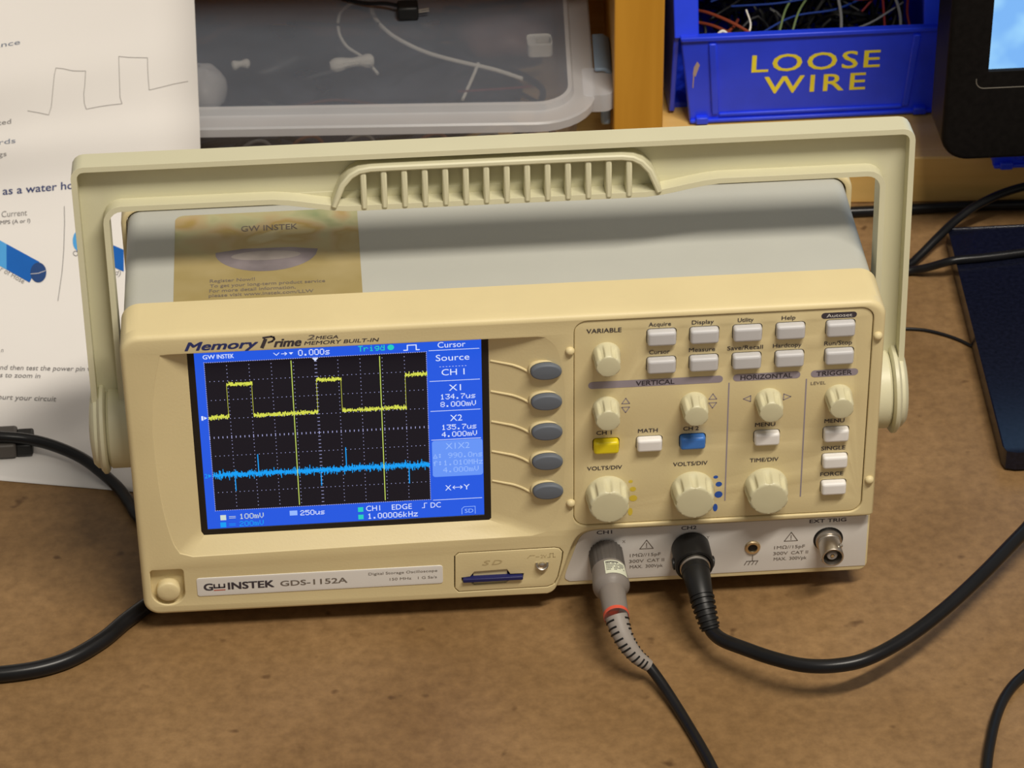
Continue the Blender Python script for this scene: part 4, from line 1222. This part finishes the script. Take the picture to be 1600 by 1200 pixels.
mb.build('printed_text', 'text_grey', paper, recalc=False); mb = MB()
prow(mb, 'and then test the power pin with', -8, 156, 578, 7.2, .012, .2); prow(mb, 'notes to zoom in', -26, 61, 590, 7.2, .012, .2)
mb.build('printed_text', 'text_grey', paper, recalc=False); mb = MB()
prow(mb, 'can hurt your circuit', -28, 86, 625, 7.6, .012, .2)
def tilt(x0, y0, dx, dy):
    d = Vector((dx, dy)).normalized()
    return lambda u, v: sheet(x0 + d.x * u + d.y * v, y0 + d.y * u - d.x * v)
mb.build('printed_text', 'text_grey', paper, recalc=False); mb = MB()
text(mb, 'r of Hose', -3, 39, 0, 8, tilt(0, 424, 1, .56))
mb.build('printed_text', 'text_grey', paper, recalc=False); mb = MB()
text(mb, 'Obstruction', 0, 60, 0, 8, tilt(111, 398, 1, .36))
mb.build('printed_text', 'text_grey', paper, recalc=False); mb = MB()
text(mb, 'nd)', 0, 15, 0, 8, tilt(172, 426, 1, .36))
mb.build('printed_text', 'text_grey', paper, recalc=False)
def fan(mb, pts, mp):
    c = (sum(p[0] for p in pts) / len(pts), sum(p[1] for p in pts) / len(pts))
    n = len(pts)
    mb.add([mp(*c)] + [mp(*p) for p in pts], [(0, 1 + i, 1 + (i + 1) % n) for i in range(n)])
def gridquad(mb, a, b, c, d, mp, n=8):
    a, b, c, d = map(Vector, (a, b, c, d))
    vs = []; fs = []
    for j in range(n + 1):
        for i in range(n + 1):
            p = (a + (b - a) * i / n) * (1 - j / n) + (d + (c - d) * i / n) * (j / n)
            vs.append(mp(p.x, p.y))
    for j in range(n):
        for i in range(n): fs.append((j * (n + 1) + i, j * (n + 1) + i + 1, (j + 1) * (n + 1) + i + 1, (j + 1) * (n + 1) + i))
    mb.add(vs, fs)
mb = MB()
gridquad(mb, (8, 381), (60, 409), (44, 441), (8, 421), SHM); gridquad(mb, (126, 362), (192, 390), (192, 424), (118, 392), SHM)
mb.build('hose_picture', 'hose', paper, recalc=False, label='printed blue hose drawing')
mb = MB()
gridquad(mb, (-30, 360), (8, 381), (8, 421), (-30, 400), SHM, 4); fan(mb, ellipse(120, 376, 8, 15, 24), SHM)
mb.build('hose_picture', 'hose_lt', paper, recalc=False)
mb = MB()
S2 = lambda x, y: sheet(x, y, .4)
fan(mb, ellipse(58, 425.5, 12.5, 15.5, 32), S2)
mb.build('hose_picture', 'hose_dk', paper, recalc=False)
mb = MB(); line(mb, [(46, 428), (58, 427), (69, 423)], .7, lambda x, y: sheet(x, y, .55)); mb.build('hose_picture', 'paper', paper, recalc=False)
def penline(mb, pts, w, mp, per=5):
    P = []
    for a, b in zip(pts, pts[1:]):
        for k in range(per): P.append((a[0] + (b[0] - a[0]) * k / per, a[1] + (b[1] - a[1]) * k / per))
    P.append(pts[-1]); line(mb, P, w, mp)
mb = MB()
penline(mb, [(41, 171), (58, 174), (74, 177.5), (78, 165), (80, 145), (83, 115), (85.5, 104), (96, 105), (112, 108.5), (132, 108.7), (131, 128), (129, 145), (130, 160), (133, 168.5), (150, 165), (170, 162), (189, 160), (186, 150), (185, 120), (184, 86), (200, 87.5), (229, 88), (229.5, 110), (231.5, 138.5), (250, 134), (270, 129), (291, 125)], .8, SHM, 3)
mb.build('pencil_drawing', 'pencil', paper, recalc=False, label='hand-drawn pencil square wave')
mb = MB(); penline(mb, [(98.5, 322), (99, 350), (98, 390), (95, 425), (88.5, 470)], 1.0, SHM, 4); mb.build('divider_line', 'text_grey', paper, recalc=False)

# ================================================================ STORAGE TOTE
TA = math.radians(-3.4); TO = Vector((222.0, 297.6, 0))
TX, TY = Vector((math.cos(TA), math.sin(TA), 0)), Vector((-math.sin(TA), math.cos(TA), 0))
def T(x, y, z): return TO + TX * x + TY * y + Vector((0, 0, z))      # x to the left is negative, y back
tote = thing('storage_tote', 'cloudy see-through plastic storage box with lid, left of the wooden upright', 'storage box', (100, 380, 27))
WD, DP = 330, 205
def lid_ring(off, z, r=30):
    rr = max(3, r - off)
    return [T(p[0], p[1], z) for p in rrect(-WD + off, -off, off, DP - off, rr, 8)]
def rings(mb, rs, cap=False):
    n = len(rs[0])
    vs = [p for r in rs for p in r]
    fs = [(k * n + i, k * n + (i + 1) % n, (k + 1) * n + (i + 1) % n, (k + 1) * n + i) for k in range(len(rs) - 1) for i in range(n)]
    if cap: fs.append(tuple((len(rs) - 1) * n + i for i in range(n)))
    return mb.add(vs, fs)
mb = MB(); rings(mb, [lid_ring(13.6, 69.6), lid_ring(16, 69.2), lid_ring(17.5, 68.4)], True)
lid = mb.build('lid', 'lid', tote, angle=30)
mb = MB(); rings(mb, [lid_ring(0, 60), lid_ring(0, 64.2), lid_ring(.8, 65.2), lid_ring(9.6, 65.4), lid_ring(10.6, 66), lid_ring(11.6, 69.2), lid_ring(13.6, 69.6)])
mb.build('lid_rim', 'rim', lid, angle=30)
mb = MB()
tab = rrect(-6, 9.5, 26, 54, (2, 6, 6, 2), 5)
mb.add([T(p[0], p[1], z) for z in (56, 65.5) for p in tab], [(i, (i + 1) % len(tab), len(tab) + (i + 1) % len(tab), len(tab) + i) for i in range(len(tab))] + [tuple(len(tab) + i for i in range(len(tab)))])
mb.build('lid_tab', 'rim', lid)
mb = MB()
rings(mb, [[T(p[0], p[1], z) for p in rrect(-WD + 7 + i, -7 - i, 6 + i, DP - 6 - i, 24, 8)] for i, z in ((5, 29.5), (4, 28.3), (4, 28.3), (3.6, 30), (0, 62))])
mb.build('tub', 'tote', tote)
mb = MB(); flat(mb, [tuple(p) for p in [T(q[0], q[1], 28.6) for q in rrect(-WD + 12, -12, 11, DP - 11, 20, 8)]], lambda *a: a); mb.build('tub_floor', 'tote', tote, recalc=False)
mb = MB()
lp = [(66.6, .5), (66.6, 5), (65, 7.4), (58, 8.4), (47, 7.2), (42, 5.6), (41.5, 7.0), (46, 9.0), (58, 10.2), (66.5, 9.4), (68.6, 6), (68.6, .5)]
m = len(lp)
for y0, y1 in ((48, 85),):
    mb.add([T(p[1], y, p[0]) for y in (y0, y1) for p in lp], [(i, (i + 1) % m, m + (i + 1) % m, m + i) for i in range(m)] + [tuple(range(m)), tuple(range(2 * m - 1, m - 1, -1))])
bevel_mod(mb.build('latch', 'latch', tote, label='slate-blue snap latch'), .8, 2)
mb = MB()
box(mb, 0, 5, 0, 9, 0, 18); mb.v = [T(v.x + 3.5, v.y + 36 + (18 - v.z) * .0, v.z + 42) for v in mb.v]
bevel_mod(mb.build('latch_tip', 'latch', tote), 1.5, 2)

# things inside and on the tote
def wire(name, label, pts, r, mat, cat='wire', group=None, n=8):
    mb = MB(); tube(mb, pts, r, n, 6)
    return tag(mb.build(name, mat, None, loc=pts[len(pts) // 2]), label, cat, group)
wire('white_wire', 'looping white wire under the lid of the storage box, left of the black connector', [(116, 380, 52), (109, 392, 55), (100.5, 404, 56), (97, 420, 57), (99, 438, 58), (108, 449, 58), (118, 451, 58), (150, 452, 56)], .9, 'w_white')
wire('white_wire', 'long white wire curving to the right under the lid of the storage box', [(113, 458, 56), (115, 447, 57), (116.5, 430, 58), (123, 412, 58.5), (131, 400, 58.5), (142.7, 388.5, 58), (158.8, 379.5, 57), (176, 371.5, 56), (190, 364, 54)], 1.15, 'w_white')
wire('white_wire', 'short straight white wire standing askew near the front right of the storage box', [(158, 349, 52), (161, 357, 53.5), (164.5, 367, 55), (168, 377, 57)], .9, 'w_white')
wire('red_wire', 'straight pinkish wire lying near the front right inside the storage box', [(156, 354, 54), (170, 354.5, 54), (184, 355, 54), (194, 356, 54)], .6, 'w_red')
wire('brown_wire', 'brown wire bent across the middle of the storage box', [(60, 352, 48), (90, 358, 50), (112, 352, 50), (132, 346, 47)], .8, 'w_brown')
wire('black_lead', 'black lead stretched under the rear of the storage box lid', [(70, 430, 57), (110, 422, 58), (150, 424, 59), (185, 438, 59), (215, 446, 57)], 1.2, 'w_black')
def lump(name, label, c, r, mat, cat, seed, sc=.18, rotz=0.0):
    rn = random.Random(seed)
    mb = MB(); vs = []; fs = []; nu, nv = 20, 12
    ph = [rn.uniform(0, 6.28) for _ in range(6)]
    for j in range(nv + 1):
        b = math.pi * j / nv - math.pi / 2
        for i in range(nu):
            a = 2 * math.pi * i / nu
            k = 1 + sc * (math.sin(3 * a + ph[0]) * math.cos(2 * b + ph[1]) + .6 * math.sin(5 * a + ph[2] + 3 * b))
            x, y, z = r[0] * k * math.cos(a) * math.cos(b), r[1] * k * math.sin(a) * math.cos(b), r[2] * k * math.sin(b)
            vs.append((c[0] + x * math.cos(rotz) - y * math.sin(rotz), c[1] + x * math.sin(rotz) + y * math.cos(rotz), c[2] + z))
    for j in range(nv):
        for i in range(nu): fs.append((j * nu + i, j * nu + (i + 1) % nu, (j + 1) * nu + (i + 1) % nu, (j + 1) * nu + i))
    mb.add(vs, fs)
    return tag(mb.build(name, mat, None, loc=(c[0], c[1], c[2] - r[2] * .9), angle=70), label, cat)
def crimp(name, label, pts, r, w):
    mb = MB(); tube(mb, pts, r, 10, 5, radf=lambda t: r * (1 + .22 * math.sin(t * 9)) * (1 if .06 < t < .94 else .75))
    return tag(mb.build(name, 'w_white', None, loc=pts[1]), label, 'connector')
crimp('white_connector', 'lumpy white wire connector under the left middle of the storage box lid', [(91.5, 380, 57.5), (99, 381.5, 58), (107, 383, 58), (114, 384, 57.5)], 3.1, 0)
crimp('white_connector', 'short white connector at the far left of the storage box beside the paper', [(41, 384, 58), (45, 385, 58.5), (50, 386, 58)], 2.2, 0)
lump('plastic_bag', 'dark blue-grey plastic bag covering the bottom of the see-through storage box', (66, 394, 33), (128, 66, 5.5), 'bag', 'bag', 6, .03)
lump('cable_bundle', 'dark bundled cable mass at the left of the storage box', (58, 422, 43), (34, 26, 11), 'w_black', 'cable', 4, .12)
lump('cable_bundle', 'reddish brown cable coil at the rear right of the storage box', (186, 430, 43), (26, 18, 12), 'w_brown', 'cable', 9, .15)
lump('foam_pad', 'pale rounded foam pad at the left end of the storage box', (25, 377, 48), (13, 17, 14), 'btn_white', 'foam', 2, .05)
mb = MB(); plate(mb, rrect(194, 207, 379, 392, 2.5, 4), [rrect(198.5, 206.4, 381.5, 389.5, 2, 4)], 64, 58, fil=.6, mp=lambda u, v, w: (u, v, w))
tag(mb.build('white_bracket', 'w_white', None, loc=(200, 386, 58)), 'white open-centred plastic bracket at the right of the storage box', 'bracket')
mb = MB()
rn = random.Random(11)
for k in range(60):      # dark tangle at the bottom of the box: nobody could count it
    x, y = rn.uniform(-60, 195), rn.uniform(330, 465)
    pts = [(x, y, rn.uniform(32, 44))]
    for j in range(4):
        x = min(200, max(-70, x + rn.uniform(-30, 30))); y = min(470, max(325, y + rn.uniform(-24, 24)))
        pts.append((x, y, rn.uniform(32, 47)))
    tube(mb, pts, rn.choice((1.0, 1.3, 1.8)), 6, 5)
tag(mb.build('cable_tangle', 'w_black', None, loc=(80, 390, 32)), 'dark tangle of cables filling the bottom of the see-through storage box', 'cables', kind='stuff')
for k, (x, y) in enumerate(((52, 322), (78, 324), (104, 323), (141, 321), (168, 319), (196, 321))):
    nm, mt, lb = (('coiled_wire', 'w_grey', 'small grey wire ring inside the storage box front, %s'), ('coiled_wire', 'w_brown', 'small brown wire ring inside the storage box front, %s'))[k % 2]
    where = ('nearest the paper', 'second from the paper', 'third from the paper', 'third from the wooden upright', 'second from the wooden upright', 'nearest the wooden upright')[k]
    pts = [(x + 8 * math.cos(a), y + 1.5 * math.sin(2 * a), 42 + 7 * math.sin(a)) for a in [math.radians(q) for q in range(0, 361, 30)]]
    wire(nm, lb % where, pts, .9, mt)
con = thing('black_connector', 'small black two-pin connector lying on top of the storage box lid', 'connector', (136, 409, 69))
mb = MB(); box(mb, 128, 139, 404, 414, 69.0, 76.5); bevel_mod(mb.build('housing', 'black', con), 1.2, 2)
for y in (406.5, 409.0):
    mb = MB(); tube(mb, [(139, y, 72.6), (144.5, y + .6, 72.8)], .45, 8, smooth=False); mb.build('pin', 'chrome', con)
mb = MB(); tube(mb, [(129, 412, 74), (122, 417, 73), (112, 422, 71), (100, 430, 70.2), (90, 442, 70.2)], 1.1, 8); mb.build('lead', 'rubber', con)

# ================================================================ BLUE PARTS BINS
def parts_bin(dx, dy, label, lettered, tall=118):
    b = thing('parts_bin', label, 'bin', (340 + dx, 356 + dy, 27))
    Q = lambda x, y, z: (x + dx, y + dy, z)
    HB, HT = 28.0, 81.4
    def fp(x, z, w):     # front panel: leans forward towards its top; w = depth behind its face
        t = (z - HB) / (HT - HB)
        return Q(x, 356.4 - 6.4 * t + w, z)
    mb = MB()
    def panel_poly(x0b, x1b, x0t, x1t, z0, z1, w0, w1):
        vs = [fp(x, z, w) for w in (w0, w1) for x, z in ((x0b, z0), (x1b, z0), (x1t, z1), (x0t, z1))]
        mb.add(vs, [(0, 1, 2, 3), (7, 6, 5, 4), (0, 4, 5, 1), (1, 5, 6, 2), (2, 6, 7, 3), (3, 7, 4, 0)])
    panel_poly(276, 404.8, 269.6, 405.6, HB, HT, 0, 3.0)
    f_ = bevel_mod(mb.build('front_panel', 'bin', b), 1.0, 2)
    mb = MB()        # raised ribs and base lip of the front
    panel_poly(287.2, 291.0, 284.0, 288.0, 33, 77.5, -1.5, .5); panel_poly(386.6, 390.2, 389.2, 393.2, 33, 77.5, -1.5, .5)
    panel_poly(291.0, 386.6, 291.0, 386.6, 31.5, 33.5, -1.2, .5)
    panel_poly(276.2, 404.4, 275.9, 404.4, HB, 30.2, -1.8, .5)
    panel_poly(279, 285.5, 279, 285.5, HB, 32.2, -3.2, .5); panel_poly(392.5, 399.5, 392.5, 399.5, HB, 32.2, -3.2, .5)
    panel_poly(269.6, 405.6, 269.3, 405.9, 79.2, HT + .6, -1.6, 3.2)
    bevel_mod(mb.build('front_ribs', 'bin', f_), .7, 2)
    # side walls with front flanges, back, floor
    for s, x0, x1 in ((0, 266.5, 269.5), (1, 404.5, 407.5)):
        mb = MB()
        poly = [(367, HB + 1), (470, HB + 1), (470, tall), (369, tall), (352.8, 81.4)]
        vs = [Q(x, y, z) for x in (x0, x1) for y, z in poly]
        n = 5
        mb.add(vs, [(i, (i + 1) % n, n + (i + 1) % n, n + i) for i in range(n)] + [tuple(range(n)), tuple(range(2 * n - 1, n - 1, -1))])
        fx0, fx1 = (266.5, 279.2) if s == 0 else (394.6, 407.5)
        vs = [Q(x, y, z) for y, z in ((351.2, 80.4), (356.0, 80.4), (371, tall), (365, tall)) for x in (fx0, fx1)]
        mb.add(vs, [(0, 1, 3, 2), (2, 3, 5, 4), (4, 5, 7, 6), (6, 7, 1, 0), (0, 2, 4, 6), (1, 7, 5, 3)])
        bevel_mod(mb.build('bin_side', 'bin', b), .6, 2)
    mb = MB(); box(mb, 266.5, 407.5, 470, 473, HB + 1, tall); mb.v = [Vector(Q(*v)) for v in mb.v]; mb.build('bin_back', 'bin', b)
    mb = MB(); box(mb, 267, 407, 374, 471, 27.2, 30); box(mb, 277, 404, 357, 374, 27.2, 30); mb.v = [Vector(Q(*v)) for v in mb.v]; mb.build('bin_floor', 'bin', b)
    if lettered:
        LP = lambda u, v: fp(u, v, -.2)
        mb = MB()
        text(mb, 'LOOSE', 307.0, 373.0, 58.2, 10.4, LP, .02, 0, 1.12)
        text(mb, 'WIRE', 314.0, 366.4, 44.4, 10.4, LP, .02, 0, 1.2)
        mb.build('lettering', 'bin_letter', f_, recalc=False, label='yellow capital lettering')
        mb = MB(); flat(mb, [(276.6, 58.5), (278.0, 57), (280.0, 64.2), (278.6, 66.5), (277.0, 63)], lambda u, v: fp(u, v, -.15)); flat(mb, [(276.8, 58.3), (277.4, 57.8), (277.2, 50), (276.7, 50)], lambda u, v: fp(u, v, -.15))
        mb.build('scuff_mark', 'scuff', f_, recalc=False)
    return b
parts_bin(0, 0, 'blue plastic parts bin lettered LOOSE WIRE on the wooden shelf', True)
parts_bin(147.5, -59, 'blue plastic parts bin mostly hidden behind the black monitor', False)
GRP = {'w_red': ('thin red insulated wire tangled in the LOOSE WIRE bin', 'red wires in the bin'), 'w_orange': ('orange insulated wire tangled in the LOOSE WIRE bin', 'orange wires in the bin'), 'w_blue': ('dark blue insulated wire tangled in the LOOSE WIRE bin', 'blue wires in the bin'),
       'w_grey': ('grey insulated wire tangled in the LOOSE WIRE bin', 'grey wires in the bin'), 'w_green': ('pale green insulated wire tangled in the LOOSE WIRE bin', 'green wires in the bin'), 'w_white': ('white wire end poking up in the LOOSE WIRE bin', 'white wire ends in the bin')}
rn = random.Random(5)
WS = [('w_orange', [(281, 372, 78), (288, 364, 80), (296, 357, 79), (304, 354, 76)], 1.3), ('w_orange', [(280, 382, 80), (287, 372, 83), (298, 362, 82), (309, 356, 77)], 1.3), ('w_orange', [(284, 356, 72), (292, 358, 77), (299, 366, 78), (303, 380, 74)], 1.2),
      ('w_white', [(287, 356, 76), (292, 358, 80), (296, 356, 77)], 1.2), ('w_white', [(303, 356, 74), (307, 362, 80), (306, 372, 84)], .7),
      ('w_green', [(322, 362, 76), (326, 372, 82), (331, 382, 84)], .9), ('w_green', [(328, 360, 75), (333, 371, 82), (340, 384, 84)], .9),
      ('w_blue', [(300, 384, 80), (325, 378, 84), (350, 384, 85), (372, 400, 82)], .8), ('w_blue', [(310, 362, 74), (330, 370, 80), (352, 372, 82), (371, 388, 80)], .8), ('w_blue', [(290, 390, 80), (310, 394, 85), (335, 396, 87)], .8),
      ('w_grey', [(353, 356, 74), (354, 366, 83), (353, 380, 91), (352, 396, 95)], 1.2), ('w_grey', [(384, 357, 74), (384.5, 366, 82), (382, 380, 90), (381, 398, 92)], 1.2), ('w_grey', [(352, 358, 75), (368, 361, 79), (380, 368, 82), (389, 380, 80)], .8),
      ('w_red', [(376, 357, 73), (376.5, 366, 81), (377, 380, 88), (375, 396, 90)], 1.0), ('w_red', [(390, 360, 74), (389, 368, 80), (391, 380, 87), (390, 394, 90)], 1.0), ('w_red', [(366, 372, 80), (374, 378, 85), (383, 384, 86), (390, 396, 84)], .9), ('w_red', [(358, 380, 84), (366, 374, 86), (376, 376, 86)], .9)]
ORD = {2: ('left one of the two', 'right one of the two'), 3: ('leftmost of the three', 'middle one of the three', 'rightmost of the three'), 4: ('leftmost of the four', 'second from the left of the four', 'third from the left of the four', 'rightmost of the four')}
HUE = {'w_red': 'thin red wires', 'w_orange': 'orange wires', 'w_blue': 'dark blue wires', 'w_grey': 'grey wires', 'w_green': 'pale green wires', 'w_white': 'white wire ends'}
for m_w, pts, r in WS:
    same = sorted((w for w in WS if w[0] == m_w), key=lambda w: sum(p[0] for p in w[1]) / len(w[1]))
    lb = '%s %s in the LOOSE WIRE bin' % (ORD[len(same)][[w[1] for w in same].index(pts)], HUE[m_w])
    g = GRP[m_w][1]
    wire(('red_wire' if m_w == 'w_red' else m_w[2:] + '_wire'), lb, pts, r * .68, m_w, 'wire', g, 8)
mb = MB()
for k in range(70):
    x, y = rn.uniform(284, 390), rn.uniform(366, 462)
    pts = [(x, y, rn.uniform(36, 66))]
    for j in range(4):
        x = min(392, max(281, x + rn.uniform(-26, 26))); y = min(466, max(362, y + rn.uniform(-22, 22)))
        pts.append((x, y, rn.uniform(36, 72)))
    tube(mb, pts, rn.choice((.9, 1.1, 1.4)), 6, 5)
tag(mb.build('wire_tangle', 'w_black', None, loc=(336, 414, 34)), 'dark tangle of loose wire filling the blue LOOSE WIRE bin', 'wires', kind='stuff')

# ================================================================ MONITOR
mon = thing('monitor', 'black computer monitor on a flat base at the right edge', 'monitor', (500, 180, 0))
mb = MB()
XM = lambda u, v, w: (u, w, v)
plate(mb, rrect(386.0, 640, 59.5, 300, 14, 10), [dict(p=rrect(406.2, 622, 109, 285, .3, 1), f=.4)], 253, 281, fil=3.0, mp=XM, seg=6)
hs = mb.build('housing', 'monitor', mon)
mb = MB(); quad(mb, 405, 623, 108, 286, lambda u, v: (u, 255.6, v)); mb.build('screen_panel', 'picture', mon, recalc=False, label='lit sky-blue screen')
mb = MB()
mold = [(404.0, 106)] + [(404 + 4 - 4 * math.cos(math.radians(a)), 104 - 4 * math.sin(math.radians(a)) + .6) for a in range(0, 91, 15)] + [(430, 100.6), (624, 100.6)]
tube(mb, [(x - 3.4, 253.05, z - .6) for x, z in mold], .28, 6, smooth=False); mb.build('moulding_line', plain('pale_edge', (.16, .145, .12), .5), hs)  # thin line, paler than the housing
basep = [(396.0, 269.5), (386.3, 83), (387.4, 79), (392, 77.5), (640, 77.5), (640, 269.5)]
mb = MB(); plate(mb, basep, [], 10.0, 1.5, fil=1.0, mp=lambda u, v, w: (u, v, w)); mb.build('base', 'base', mon, label='glossy blue-black base slab')
mb = MB(); plate(mb, [(398.5, 267), (389.5, 86), (391, 82), (640, 82), (640, 267)], [], 1.6, 0, fil=.1, mp=lambda u, v, w: (u, v, w)); mb.build('base_underside', 'black', mon)
mb = MB(); box(mb, 500, 560, 262, 268, 9.5, 120); bevel_mod(mb.build('neck', 'monitor', mon), 1.5, 2)
